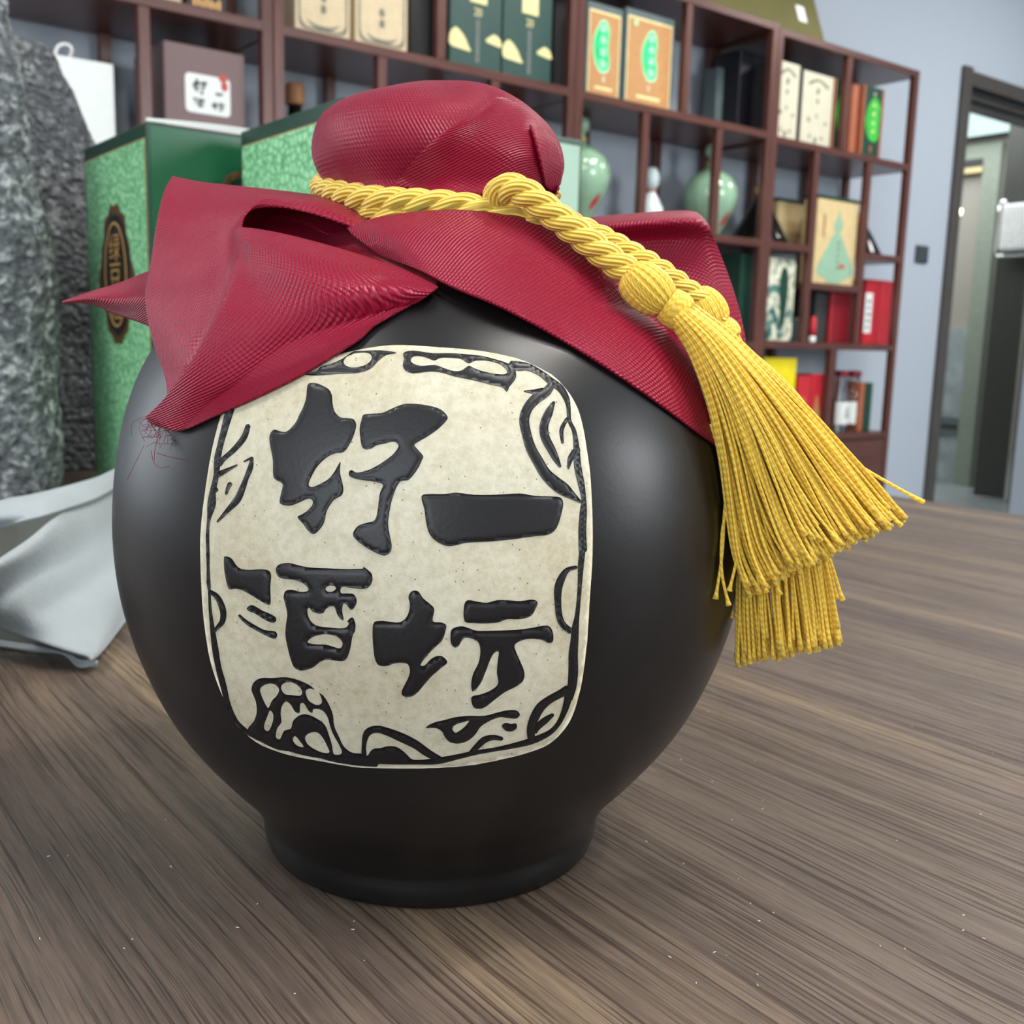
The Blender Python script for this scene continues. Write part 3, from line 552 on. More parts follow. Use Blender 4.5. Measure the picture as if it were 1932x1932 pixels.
G5 = C8([(432,510),(470,485),(510,500),(560,530),(630,560),(672,590),(665,625),(630,628),(570,600),(500,555),(450,535)])
G6 = C8([(362,572),(380,565),(420,600),(500,650),(580,690),(660,700),(682,730),(665,762),(620,750),(540,710),(450,660),(390,610)])
G7 = C8([(670,190),(700,150),(780,138),(860,158),(950,175),(1100,182),(1250,188),(1380,185),(1390,170),(1420,190),(1460,230),(1460,300),(1410,350),(1300,345),(1215,335),(1205,385),(1260,388),(1310,395),(1335,440),(1325,490),(1290,525),(1250,480),(1225,475),(1215,530),(1228,605),(1205,600),(1175,560),(1155,505),(1120,495),(1080,520),(1060,550),(1020,555),(975,540),(950,510),(930,520),(935,570),(960,620),(1010,655),(1100,668),(1230,675),(1270,640),(1260,615),(1300,585),(1325,640),(1320,700),(1300,740),(1285,830),(1260,910),(1225,945),(1150,940),(1080,935),(1030,955),(980,995),(920,1018),(870,1022),(820,995),(790,920),(770,840),(750,740),(755,640),(765,560),(750,480),(735,420),(750,370),(800,358),(870,375),(930,370),(935,345),(900,310),(830,280),(740,268),(690,250)])
G7h = [C8([(1080,345),(1110,325),(1150,328),(1165,350),(1130,375),(1090,370)]), C8([(930,790),(980,745),(1060,725),(1130,730),(1190,755),(1220,800),(1200,840),(1150,830),(1080,810),(1000,808)])]
G8 = C9([(145,620),(200,588),(280,595),(350,600),(400,570),(430,510),(435,450),(425,400),(450,355),(500,355),(540,410),(600,460),(628,500),(615,590),(680,600),(720,620),(715,670),(690,740),(640,790),(580,850),(520,930),(550,940),(600,890),(650,865),(695,870),(730,915),(680,960),(600,1030),(540,1100),(480,1165),(430,1188),(385,1180),(370,1150),(390,1100),(425,1030),(435,980),(420,930),(370,918),(310,925),(250,945),(200,940),(170,910),(150,820)])
G9 = C9([(862,470),(890,425),(960,435),(1040,445),(1120,425),(1200,425),(1300,432),(1400,420),(1440,445),(1420,500),(1385,550),(1300,575),(1200,575),(1130,600),(1030,608),(940,605),(865,590)])
G10 = C9([(770,650),(840,630),(900,645),(960,665),(1080,665),(1250,660),(1380,645),(1470,628),(1530,630),(1560,680),(1560,750),(1520,762),(1480,740),(1400,728),(1320,740),(1260,775),(1270,830),(1300,900),(1335,990),(1325,1060),(1270,1105),(1180,1150),(1100,1210),(1030,1265),(980,1280),(935,1265),(918,1210),(930,1180),(1000,1165),(1080,1130),(1130,1080),(1120,1000),(1125,920),(1135,840),(1120,828),(1090,850),(1060,910),(1030,990),(990,1080),(930,1145),(918,1080),(935,1000),(975,920),(990,830),(975,760),(930,730),(870,720),(840,750),(820,785),(790,798),(760,770),(755,700)])
CHARS = [('raised black character 好 at upper left', [(sm(G1), ()), (sm(G2), ())]), ('raised black character 一 at right', [(sm(G3), ())]),
         ('raised black character 酒 at lower left', [(sm(G4), ()), (sm(G5), ()), (sm(G6), ()), (sm(G7), [sm(h) for h in G7h])]),
         ('raised black character 坛 at lower right', [(sm(G8), ()), (sm(G9), ()), (sm(G10), ())])]
for lab, polys in CHARS: inlay('character', polys, M['relief'], 0.00062, 0.00050, 10, 7, jar, lab)
def stroke(cf, pts, n=None):
    """widening / narrowing brush line given as (x, y, width) in a crop frame -> closed outline in frame pixels"""
    s = SC[cf]; Q = np.array([[*cf([p])[0], p[2]/s] for p in pts]); Q = catmull(Q, n or max(6, 4*len(pts))); w = np.clip(Q[:, 2], 1.2, None)/2
    T = np.gradient(Q[:, :2], axis=0); T /= np.linalg.norm(T, axis=1)[:, None]+1e-9; N = np.c_[-T[:, 1], T[:, 0]]
    a = Q[:, :2]+N*w[:, None]; b_ = Q[:, :2]-N*w[:, None]
    e = Q[-1, :2]+T[-1]*w[-1]*0.7; st = Q[0, :2]-T[0]*w[0]*0.7
    return np.vstack([a, e[None], b_[::-1], st[None]])
ORN = [
 ('left border line', [(stroke(C6, [(315,635,75),(270,800,60),(225,970,50),(200,1090,55),(190,1230,45),(160,1370,50),(150,1480,70),(125,1620,25),(115,1750,28),(120,1930,25)]), ()),
  (stroke(C8, [(113,60,28),(115,180,22),(118,300,30),(125,380,20),(130,500,22),(140,600,28),(155,720,40),(175,860,50),(200,1000,45),(235,1130,50),(275,1290,40),(320,1400,35),(370,1470,30),(450,1540,35)]), ()),
  (stroke(C6, [(465,800,40),(430,900,50),(350,1000,45),(260,1080,40),(210,1130,60)]), ()), (stroke(C6, [(500,1075,20),(485,1160,45),(450,1250,40),(420,1330,50),(370,1440,60),(280,1540,35),(200,1630,15)]), ()),
  (stroke(C6, [(490,1080,20),(430,1110,12)]), ()), (stroke(C6, [(210,1220,50),(290,1180,30),(370,1140,12)]), ()), (stroke(C6, [(310,1300,40),(290,1340,30),(275,1390,20)]), ()),
  (stroke(C6, [(160,1345,60),(195,1355,40)]), ()), (stroke(C8, [(125,370,30),(190,420,45),(235,520,50),(235,610,45),(200,660,35),(165,700,25)]), ())]),
 ('bottom border line', [(stroke(C8, [(450,1540,35),(560,1590,45),(700,1640,70),(850,1670,45),(1000,1710,40),(1150,1750,50),(1350,1765,80),(1500,1770,90)]), ()),
  (stroke(C9, [(60,1683,60),(120,1680,62),(300,1692,50),(500,1700,35),(650,1690,50),(800,1660,40),(950,1625,35),(1100,1600,30),(1250,1570,40),(1400,1530,50),(1530,1470,40),(1600,1400,35),(1650,1300,45),(1680,1200,60)]), ())]),
 ('right border line', [(stroke(C9, [(1680,1200,70),(1710,1100,70),(1720,980,75),(1720,850,70),(1730,740,60),(1735,650,55),(1750,550,35),(1765,400,30),(1775,250,35),(1780,150,45),(1795,0,45)]), ()),
  (stroke(C7, [(1645,1880,70),(1640,1700,65),(1648,1550,60),(1652,1430,40),(1630,1300,55),(1600,1150,60),(1590,1000,50),(1570,850,35),(1530,760,30),(1520,640,35),(1500,560,50),(1450,480,60),(1370,420,60),(1280,350,50),(1180,300,60),(1090,290,80),(1020,280,70)]), ()),
  (stroke(C9, [(1745,165,25),(1670,190,40),(1620,270,60),(1600,350,60),(1600,450,50),(1610,550,50),(1640,620,50),(1700,670,50)]), ())]),
 ('tree at the lower left corner', [(sm(C8([(440,1510),(490,1440),(515,1370),(510,1290),(490,1230),(472,1180),(490,1120),(550,1085),(640,1085),(750,1078),(850,1100),(950,1145),(1005,1195),(1060,1230),(1110,1310),(1140,1390),(1150,1480),(1190,1570),(1230,1650),(1300,1700),(1390,1710),(1390,1760),(1000,1740),(700,1660),(500,1570)])),
  [sm(C8(h)) for h in ([(540,1180),(570,1145),(620,1128),(670,1140),(700,1180),(678,1230),(640,1270),(612,1330),(592,1315),(560,1250)], [(712,1160),(740,1125),(800,1118),(860,1150),(888,1195),(870,1230),(800,1225),(740,1215)], [(915,1190),(950,1170),(1000,1185),(1035,1220),(1050,1285),(1010,1308),(950,1280),(925,1240)], [(604,1390),(622,1350),(648,1375),(650,1430),(620,1510),(590,1520),(572,1480)], [(715,1330),(740,1285),(770,1280),(800,1310),(830,1360),(865,1370),(870,1300),(900,1290),(940,1350),(970,1370),(980,1338),(1050,1348),(1095,1400),(1118,1480),(1145,1550),(1190,1630),(1215,1690),(1195,1715),(1145,1710),(1132,1640),(1105,1550),(1072,1470),(1010,1420),(930,1385),(870,1390),(815,1435),(795,1500),(740,1518),(720,1560),(700,1590),(670,1570),(680,1500),(715,1450),(710,1390)], [(910,1570),(950,1535),(1010,1530),(1055,1570),(1092,1640),(1112,1698),(1050,1698),(970,1660),(925,1620)], [(808,1590),(830,1560),(868,1600),(900,1648),(870,1652),(832,1630)])])]),
 ('hill at the bottom edge', [(stroke(C9, [(75,1660,40),(75,1560,35),(100,1470,55),(170,1440,55),(260,1460,60),(380,1510,70),(480,1560,65),(580,1630,60),(680,1680,40)]), ()), (sm(C9([(100,1660),(140,1600),(200,1590),(260,1575),(330,1580),(390,1620),(440,1670),(480,1700),(200,1712),(90,1700)])), ())]),
 ('wave swirl at the lower right', [(sm(C9([(560,1430),(620,1390),(700,1370),(800,1345),(900,1335),(1020,1335),(1120,1310),(1200,1292),(1270,1292),(1300,1325),(1270,1355),(1200,1350),(1140,1345),(1060,1375),(990,1420),(950,1480),(890,1530),(820,1552),(750,1540),(710,1500),(690,1460),(640,1430)])), [sm(C9([(768,1430),(800,1400),(850,1385),(900,1372),(880,1408),(830,1452),(790,1468)]))]),
  (sm(C9([(1160,1410),(1190,1390),(1230,1400),(1270,1395),(1275,1430),(1240,1455),(1200,1455),(1170,1435)])), ()), (stroke(C9, [(900,1640,30),(960,1580,45),(1020,1525,50),(1090,1505,40),(1160,1515,30)]), ())]),
 ('leaf at the lower right corner', [(stroke(C9, [(1390,1510,60),(1385,1440,60),(1410,1360,70),(1460,1270,70),(1530,1210,60),(1620,1160,60),(1680,1120,60)]), ()), (stroke(C9, [(1560,1325,25),(1500,1370,50),(1440,1420,50),(1410,1460,50)]), ())]),
 ('cloud band along the top', [(sm(C7([(100,180),(180,158),(350,180),(500,180),(650,190),(780,205),(900,235),(980,260),(1050,300),(1070,370),(1050,420),(1010,470),(990,510),(950,470),(860,450),(700,410),(550,380),(430,345),(330,335),(200,350),(130,335),(95,290),(105,230)])), [sm(C7([(160,240),(190,205),(260,205),(330,228),(370,240),(420,218),(520,218),(600,228),(660,265),(720,242),(820,242),(920,267),(970,302),(995,340),(960,362),(860,352),(760,328),(690,300),(660,288),(600,328),(530,333),(450,308),(380,283),(330,283),(250,288),(190,272)]))]),
  (sm(C6([(950,360),(1050,330),(1100,290),(1180,270),(1280,225),(1370,165),(1450,160),(1600,155),(1740,175),(1650,195),(1580,250),(1520,310),(1420,345),(1250,355),(1050,370)])), [sm(C6([(1285,245),(1340,190),(1430,172),(1510,180),(1528,230),(1480,278),(1380,303),(1310,288)]))])]),
 ('plume at the upper right corner', [(stroke(C7, [(1380,440,60),(1330,510,80),(1240,570,90),(1170,650,85),(1140,750,85),(1160,870,80),(1200,1000,85),(1260,1110,90),(1320,1210,95),(1400,1290,110),(1480,1350,110),(1560,1410,60),(1625,1460,20)], 60), ()), (stroke(C7, [(1140,505,10),(1230,510,40),(1300,500,50)]), ()),
  (stroke(C7, [(1395,600,25),(1350,690,70),(1310,800,75),(1320,900,75),(1370,1000,70),(1410,1080,55),(1450,1155,20)]), ()), (stroke(C7, [(1510,740,30),(1480,790,35),(1460,850,35),(1470,950,20)]), ()), (stroke(C7, [(1600,1000,60),(1540,1080,50),(1520,1170,15)]), ())]),
]
for lab, polys in ORN: inlay('border_ornament', polys, M['relief'], 0.00068, 0.00038, 6, 6, jar, 'raised black '+lab)

# ------------------------------------------------------------------ cloth tied over the jar
cloth = root('wrapping_cloth', (JX, JY, 0.17), 'crimson satin cloth wrapped over the jar mouth and tied at the neck', 'cloth')
def bicubic(G, nu, nv):
    G = np.asarray(G, float); R = np.stack([catmull(G[i], nu) for i in range(G.shape[0])]); return np.stack([catmull(R[:, j], nv) for j in range(nu)], 1)
def sheet(name, G, nu, nv, clear=True, gap=0.0016, th=0.0007, fn=None, label=None, mat=None, parent=None, jit=0.0):
    """bent sheet through rows of control points (frame x, frame y, depth in m); kept clear of the jar"""
    Q = bicubic(G, nu, nv)
    if fn: Q = fn(Q)
    x, y, dd = Q[..., 0].ravel(), Q[..., 1].ravel(), Q[..., 2].ravel()
    if clear:
        h = jar_hit(x, y)-gap; dd = np.minimum(dd, np.where(np.isfinite(h), h, 9))
    D = np.stack([(x-966)/F, (y-966)/F, np.ones_like(x)], 1) @ VM; P = CAM+D*dd[:, None]
    P3 = P.reshape(nv, nu, 3)
    du = np.linalg.norm(np.diff(P3, axis=1), axis=2); dv = np.linalg.norm(np.diff(P3, axis=0), axis=2)
    U = np.concatenate([np.zeros((nv, 1)), np.cumsum(du, 1)], 1); Vv = np.concatenate([np.zeros((1, nu)), np.cumsum(dv, 0)], 0)
    uv = np.stack([U.ravel(), Vv.ravel()], 1)
    Fc = [(j*nu+i, (j+1)*nu+i, (j+1)*nu+i+1, j*nu+i+1) for j in range(nv-1) for i in range(nu-1)]
    o = mesh(name, P, Fc, mat or M['cloth'], parent or cloth, True, uv)
    s = o.modifiers.new('thick', 'SOLIDIFY'); s.thickness = th; s.offset = 0.0
    if label: o['label'] = label
    return o
# -- knob: cloth drawn over the lid
ZA = 0.3300
def knob_geo():
    left = [(612,392),(622,368),(612,345),(598,318),(592,290),(596,258),(606,232),(622,214),(645,200),(690,187),(745,174),(800,167),(840,164)]
    right = [(1046,400),(1044,375),(1056,345),(1063,318),(1060,290),(1052,268),(1036,243),(1015,222),(990,202),(960,183),(930,170),(890,165),(850,164)]
    n = 60; L = catmull(left, n); Rr = catmull(right, n); cx0 = 833.0
    seg = 120; V = []; U = []
    fwd = VM[2]*np.array([1, 1, 0]); fwd /= np.linalg.norm(fwd); rt = np.array([fwd[1], -fwd[0], 0])
    for i in range(n):
        l = (cx0-L[i, 0])*ZA/F; r = (Rr[i, 0]-cx0)*ZA/F
        C = at(cx0, (L[i, 1]+Rr[i, 1])/2, ZA); zl = at(L[i, 0], L[i, 1], ZA)[2]; zr = at(Rr[i, 0], Rr[i, 1], ZA)[2]
        dep = 0.5*(l+r)*0.96
        for k in range(seg):
            a = 2*PI*k/seg-PI; s, c = math.sin(a), math.cos(a)      # s>0 right, c>0 towards the viewer
            w = (s+1)/2; rad = l*(1-w)+r*w; z = zl*(1-w)+zr*w
            q = i/(n-1)
            wr = 0.0006*math.sin(9*a+2.0*q)*math.exp(-q*3.5)+0.0005*math.sin(14*a+1.0)*math.exp(-q*5)
            dent = -0.0040*math.exp(-((a-0.12)/0.34)**2-((q-0.66)/0.15)**2)      # hollow on the front
            k2 = 1+(wr+dent)/max(rad, 0.004)
            P = C+rt*(s*rad*k2)-fwd*(c*dep*(1+(wr+dent)/max(dep, 0.004))); P[2] = z
            V.append(P); U.append((a*0.04, q*0.055))
    Fc = [(i*seg+k, i*seg+(k+1) % seg, (i+1)*seg+(k+1) % seg, (i+1)*seg+k) for i in range(n-1) for k in range(seg)]
    Fc.append([(n-1)*seg+k for k in range(seg)]); return np.array(V), Fc, np.array(U)
KV, KF, KU = knob_geo()
o = mesh('knob_cover', [v for v in KV], [f[::-1] for f in KF], M['cloth'], cloth, True, KU)
KB = BVHTree.FromPolygons([tuple(v) for v in KV], [tuple(f) for f in KF])
def knob_hit(x, y):
    d = Vector(ray(x, y)); L = d.length; h = KB.ray_cast(Vector(CAM), d/L); return h[3]/L if h[0] is not None else None
def on_knob(G, nu, nv, lift):
    def fn(Q):
        for j in range(Q.shape[0]):
            for i in range(Q.shape[1]):
                h = knob_hit(Q[j, i, 0], Q[j, i, 1]); u = i/(Q.shape[1]-1); v = j/(Q.shape[0]-1)
                Q[j, i, 2] = (h if h is not None else Q[j, i, 2])-lift(u, v)
        return Q
    return fn
# overlapping fold on the front of the knob: free edge runs from the top right down to the lower left
G = [[(936,184,.29),(965,190,.29),(1000,212,.295),(1016,240,.30)],
     [(880,222,.288),(930,230,.288),(985,246,.293),(1018,268,.30)],
     [(820,264,.288),(890,275,.288),(975,290,.293),(1022,302,.30)],
     [(778,306,.288),(870,320,.288),(970,330,.293),(1026,335,.30)],
     [(742,352,.289),(860,366,.288),(960,366,.293),(1030,362,.30)]]
def lf(u, v):
    return 0.0004+0.0024*math.exp(-(u/0.20)**2)+0.0010*max(0, math.sin(PI*min(1, u*1.15)))*(0.5+0.5*math.sin(5.5*u+5*v))*0.9
sheet('overlap_fold', G, 46, 40, False, fn=on_knob(G, 46, 40, lf))
G = [[(1000,236,.30),(1022,246,.305),(1046,262,.315)], [(1010,268,.30),(1032,280,.305),(1058,296,.318)], [(1020,310,.30),(1036,322,.306),(1060,325,.32)], [(1028,352,.30),(1040,362,.308),(1052,366,.32)]]
sheet('side_pleat', G, 18, 22, False, fn=on_knob(G, 18, 22, lambda u, v: 0.0010+0.0016*(1-u)**2))
# -- skirt below the tie
# F1: broad band over the right shoulder
G = [[(655,432,.292),(720,410,.288),(830,398,.285),(920,402,.284),(1010,418,.284),(1085,460,.286),(1150,515,.288),(1205,565,.290),(1270,610,.292),(1315,640,.30)],
     [(668,446,.288),(735,436,.279),(830,440,.275),(920,455,.274),(1010,488,.275),(1090,535,.277),(1160,590,.281),(1220,640,.284),(1280,690,.288),(1335,735,.298)],
     [(690,462,.284),(760,468,.272),(850,490,.267),(930,515,.265),(1020,556,.266),(1100,606,.268),(1180,664,.273),(1240,712,.278),(1300,760,.284),(1348,805,.294)],
     [(715,480,.281),(790,510,.266),(860,545,.260),(945,580,.257),(1040,630,.258),(1125,682,.261),(1200,732,.266),(1260,775,.272),(1318,818,.280),(1362,848,.292)]]
sheet('front_right_flap', G, 110, 44, True, fn=lambda Q: np.dstack([Q[..., 0], Q[..., 1], Q[..., 2]+0.0012*np.sin(np.linspace(0, 15, Q.shape[1]))[None]*np.sin(np.linspace(0.2, 2.6, Q.shape[0]))[:, None]]))
# F1 tail: narrow strip linking the flap's upper left corner to the tie
G = [[(690,412,.296),(655,432,.292)], [(700,420,.293),(668,446,.290)], [(735,428,.286),(690,462,.286)]]
# R1: flap standing up at the back right
G = [[(1085,416,.366),(1120,411,.366),(1200,404,.364),(1270,399,.362),(1308,400,.360),(1322,408,.357)],
     [(1078,424,.348),(1120,424,.342),(1200,418,.338),(1270,414,.337),(1312,414,.339),(1336,426,.343)],
     [(1080,440,.342),(1130,452,.341),(1205,455,.342),(1280,452,.343),(1328,455,.345),(1352,465,.348)],
     [(1100,462,.334),(1150,498,.338),(1220,515,.343),(1295,520,.345),(1346,525,.347),(1378,532,.349)],
     [(1130,490,.322),(1180,535,.328),(1245,572,.336),(1310,590,.340),(1365,604,.343),(1398,600,.345)],
     [(1180,540,.312),(1220,580,.316),(1270,622,.324),(1325,655,.330),(1375,680,.336),(1408,660,.340)],
     [(1230,600,.303),(1260,640,.305),(1300,690,.309),(1345,740,.314),(1384,760,.322),(1408,735,.332)]]
sheet('back_right_flap', G, 60, 60, False)
# L1: flap that stands out at the left, arching over a hollow, its front panel running down to the tip
G = [[(325,334,.338),(380,345,.337),(445,352,.335),(560,365,.326),(640,378,.314),(704,418,.300)],
     [(312,358,.328),(370,366,.326),(440,366,.321),(550,372,.311),(632,388,.303),(703,428,.296)],
     [(303,388,.320),(360,392,.316),(430,385,.309),(530,379,.300),(615,404,.295),(700,440,.291)],
     [(296,425,.314),(350,428,.308),(405,420,.302),(462,400,.298),(495,387,.297),(525,379,.298)],
     [(290,468,.310),(340,472,.302),(392,462,.296),(432,438,.293),(450,420,.293),(468,398,.295)],
     [(283,515,.303),(338,520,.293),(392,508,.286),(430,484,.284),(444,462,.286),(454,440,.288)],
     [(276,562,.298),(335,570,.286),(388,560,.279),(428,532,.276),(440,508,.276),(450,486,.277)],
     [(283,615,.291),(330,622,.279),(375,615,.2725),(410,592,.2695),(425,575,.2685),(440,558,.268)],
     [(298,668,.283),(328,672,.274),(356,668,.2685),(385,655,.2660),(398,646,.2650),(412,636,.264)],
     [(314,715,.276),(325,720,.2710),(340,720,.2675),(352,712,.2660),(360,705,.2650),(368,698,.264)],
     [(318,745,.272),(321,745,.2700),(325,745,.2685),(329,743,.2675),(331,741,.2670),(334,740,.266)]]
sheet('left_flap', G, 70, 96, True, 0.0030)
# dark hollow behind the rolled hem
G = [[(500,376,.303),(575,383,.304),(640,412,.303),(705,446,.297),(770,492,.288),(826,531,.274)],
     [(452,410,.306),(540,410,.314),(620,440,.314),(700,478,.304),(775,520,.288),(824,538,.272)],
     [(440,450,.302),(530,450,.308),(620,470,.306),(700,500,.296),(770,533,.282),(818,543,.270)],
     [(445,490,.298),(520,490,.300),(620,500,.298),(710,525,.288),(765,540,.276),(808,548,.268)]]
sheet('inner_fold', G, 50, 24, True)
# C1: rolled front hem
G = [[(448,470,.300),(438,466,.301),(431,452,.300),(438,438,.295),(452,431,.288),(470,433,.283)],
     [(462,470,.292),(470,436,.288),(480,433,.286),(490,434,.284),(500,436,.281),(520,440,.278)]]
G = [[(432,466,.2990),(436,446,.2955),(452,431,.2890),(520,440,.2800),(610,462,.2750),(700,489,.2710),(770,514,.2670),(826,543,.2620)],
     [(441,474,.2905),(446,456,.2860),(470,455,.2780),(540,470,.2690),(620,492,.2640),(705,512,.2610),(770,528,.2600),(824,545,.2600)],
     [(444,500,.2780),(450,492,.2760),(482,500,.2695),(548,510,.2610),(625,526,.2565),(702,534,.2555),(765,540,.2570),(820,548,.2590)],
     [(432,536,.2715),(442,532,.2695),(480,546,.2650),(545,556,.2580),(620,562,.2540),(695,560,.2540),(758,556,.2560),(814,552,.2580)],
     [(412,586,.2650),(424,585,.2630),(462,598,.2595),(525,606,.2560),(600,604,.2545),(672,594,.2550),(735,580,.2565),(802,560,.2580)],
     [(386,642,.2620),(398,643,.2605),(434,655,.2580),(490,660,.2560),(560,652,.2555),(630,634,.2565),(700,608,.2575),(780,573,.2585)],
     [(350,702,.2620),(360,706,.2608),(392,716,.2585),(440,718,.2565),(505,704,.2560),(580,678,.2565),(650,645,.2580),(745,592,.2595)],
     [(312,752,.2660),(322,758,.2648),(350,764,.2620),(395,762,.2595),(455,742,.2580),(530,710,.2575),(610,670,.2580),(710,612,.2595)],
     [(276,788,.2720),(285,798,.2705),(308,808,.2670),(345,812,.2630),(405,786,.2600),(490,748,.2585),(580,702,.2585),(680,640,.2600)]]
sheet('front_left_hem', G, 84, 70, True, fn=lambda Q: Q)
# back of the skirt, falling over the far shoulder
V = []; U = []; na, nr = 60, 14; ac = math.radians(57)
for i in range(nr):
    zq = 0.2005-0.033*i/(nr-1)
    for k in range(na):
        aa = ac+(k/(na-1)-0.5)*math.radians(165); r = float(prof_r(zq))+0.0022+0.0022*(i/(nr-1))*(1+math.sin(7*aa)); V.append((JX+r*math.cos(aa), JY+r*math.sin(aa), zq+0.0006)); U.append((aa*0.06, i*0.004))
o = mesh('back_drape', V, [(i*na+k, i*na+k+1, (i+1)*na+k+1, (i+1)*na+k) for i in range(nr-1) for k in range(na-1)], M['cloth'], cloth, True, U)
o.modifiers.new('thick', 'SOLIDIFY').thickness = 0.0007
# S1: pointed corner sticking out at the far left
G = [[(118,570,.3400),(118,570,.3400),(118,570,.3400)], [(170,552,.3400),(172,562,.3340),(172,573,.3370)], [(225,535,.3380),(222,565,.3290),(218,600-8,.3350)], [(285,512,.3340),(280,560,.3220),(262,607,.3300)], [(330,505,.3300),(325,560,.3180),(300,622,.3250)]]
sheet('left_point', G, 22, 44, False)
# frayed threads at the torn corner
g = Bag()
for k in range(46):
    a = rng.random(2); x0, y0 = 276+a[0]*48, 786+a[0]*30+rng.normal(0, 3); L = rng.uniform(14, 60)
    ang = rng.normal(1.75, 0.55); x1, y1 = x0+L*math.cos(ang), y0+L*math.sin(ang)*0.8; bend = rng.normal(0, 9)
    P = [at(x0, y0, .2695), at((x0+x1)/2+bend, (y0+y1)/2+bend*0.4, .2675), at(x1, y1, .264+rng.uniform(0, .004))]
    g.tube(catmull(P, 7), 0.00005, 3)
for pts in ([(300,815),(292,850),(291,868)], [(296,855),(320,862),(350,868)], [(285,850),(290,872),(302,882),(320,880)], [(240,905),(262,860),(272,840)]):
    g.tube(catmull([at(x, y, .263) for x, y in pts], 10), 0.00007, 4)
tag(g.build('frayed_threads', M['cloth'], cloth), kind='stuff')

# ------------------------------------------------------------------ gold cord and tassels
cord = root('tasselled_cord', (JX, JY, 0.2), 'twisted gold cord around the jar neck ending in two long yellow tassels', 'cord')
def rope(P, rad, pitch, n, name='cord_strand', ph0=0.0, ends=True):
    P = catmull([at(*p) for p in P], n); T = np.gradient(P, axis=0); T /= np.linalg.norm(T, axis=1)[:, None]
    L = np.r_[0, np.cumsum(np.linalg.norm(np.diff(P, axis=0), axis=1))]; nv = np.cross(T[0], [0, 0.2, 1.0]); nv /= np.linalg.norm(nv); N = []
    for i in range(n): nv = nv-T[i]*(nv@T[i]); nv /= np.linalg.norm(nv); N.append(nv.copy())
    N = np.array(N); B = np.cross(T, N)
    for s in range(3):
        a = -2*PI*L/pitch+2*PI*s/3+ph0; C = P+0.50*rad*(np.cos(a)[:, None]*N+np.sin(a)[:, None]*B)
        V, Fc, U = tube_geo(C, rad*0.56, 12); mesh(name, V, Fc, M['strand'], cord, True, U)
rope([(1040,372,.352),(960,348,.368),(826,345,.374),(690,345,.366),(618,350,.345),(612,356,.328),(640,366,.313),(700,377,.302),(780,384,.294),(860,390,.290),(930,404,.288),(990,424,.287),(1045,448,.2885),(1085,470,.291)], 0.0041, 0.0225, 240)
rope([(640,378,.322),(690,398,.306),(740,411,.298),(800,410,.2945),(870,408,.2935),(940,420,.293)], 0.0038, 0.0215, 110, ph0=1.0)
rope([(985,418,.292),(952,392,.291),(938,372,.288),(950,357,.2835),(975,357,.2805),(1003,372,.2795),(1045,405,.2795),(1095,444,.2800),(1145,484,.2808),(1190,516,.2812),(1225,536,.2812)], 0.0039, 0.0160, 200, ph0=0.4)
rope([(1030,400,.291),(1090,428,.2905),(1140,452,.290),(1195,482,.2895),(1245,512,.290),(1295,548,.291),(1340,584,.292),(1360,606,.293)], 0.0034, 0.0145, 140, ph0=2.0)
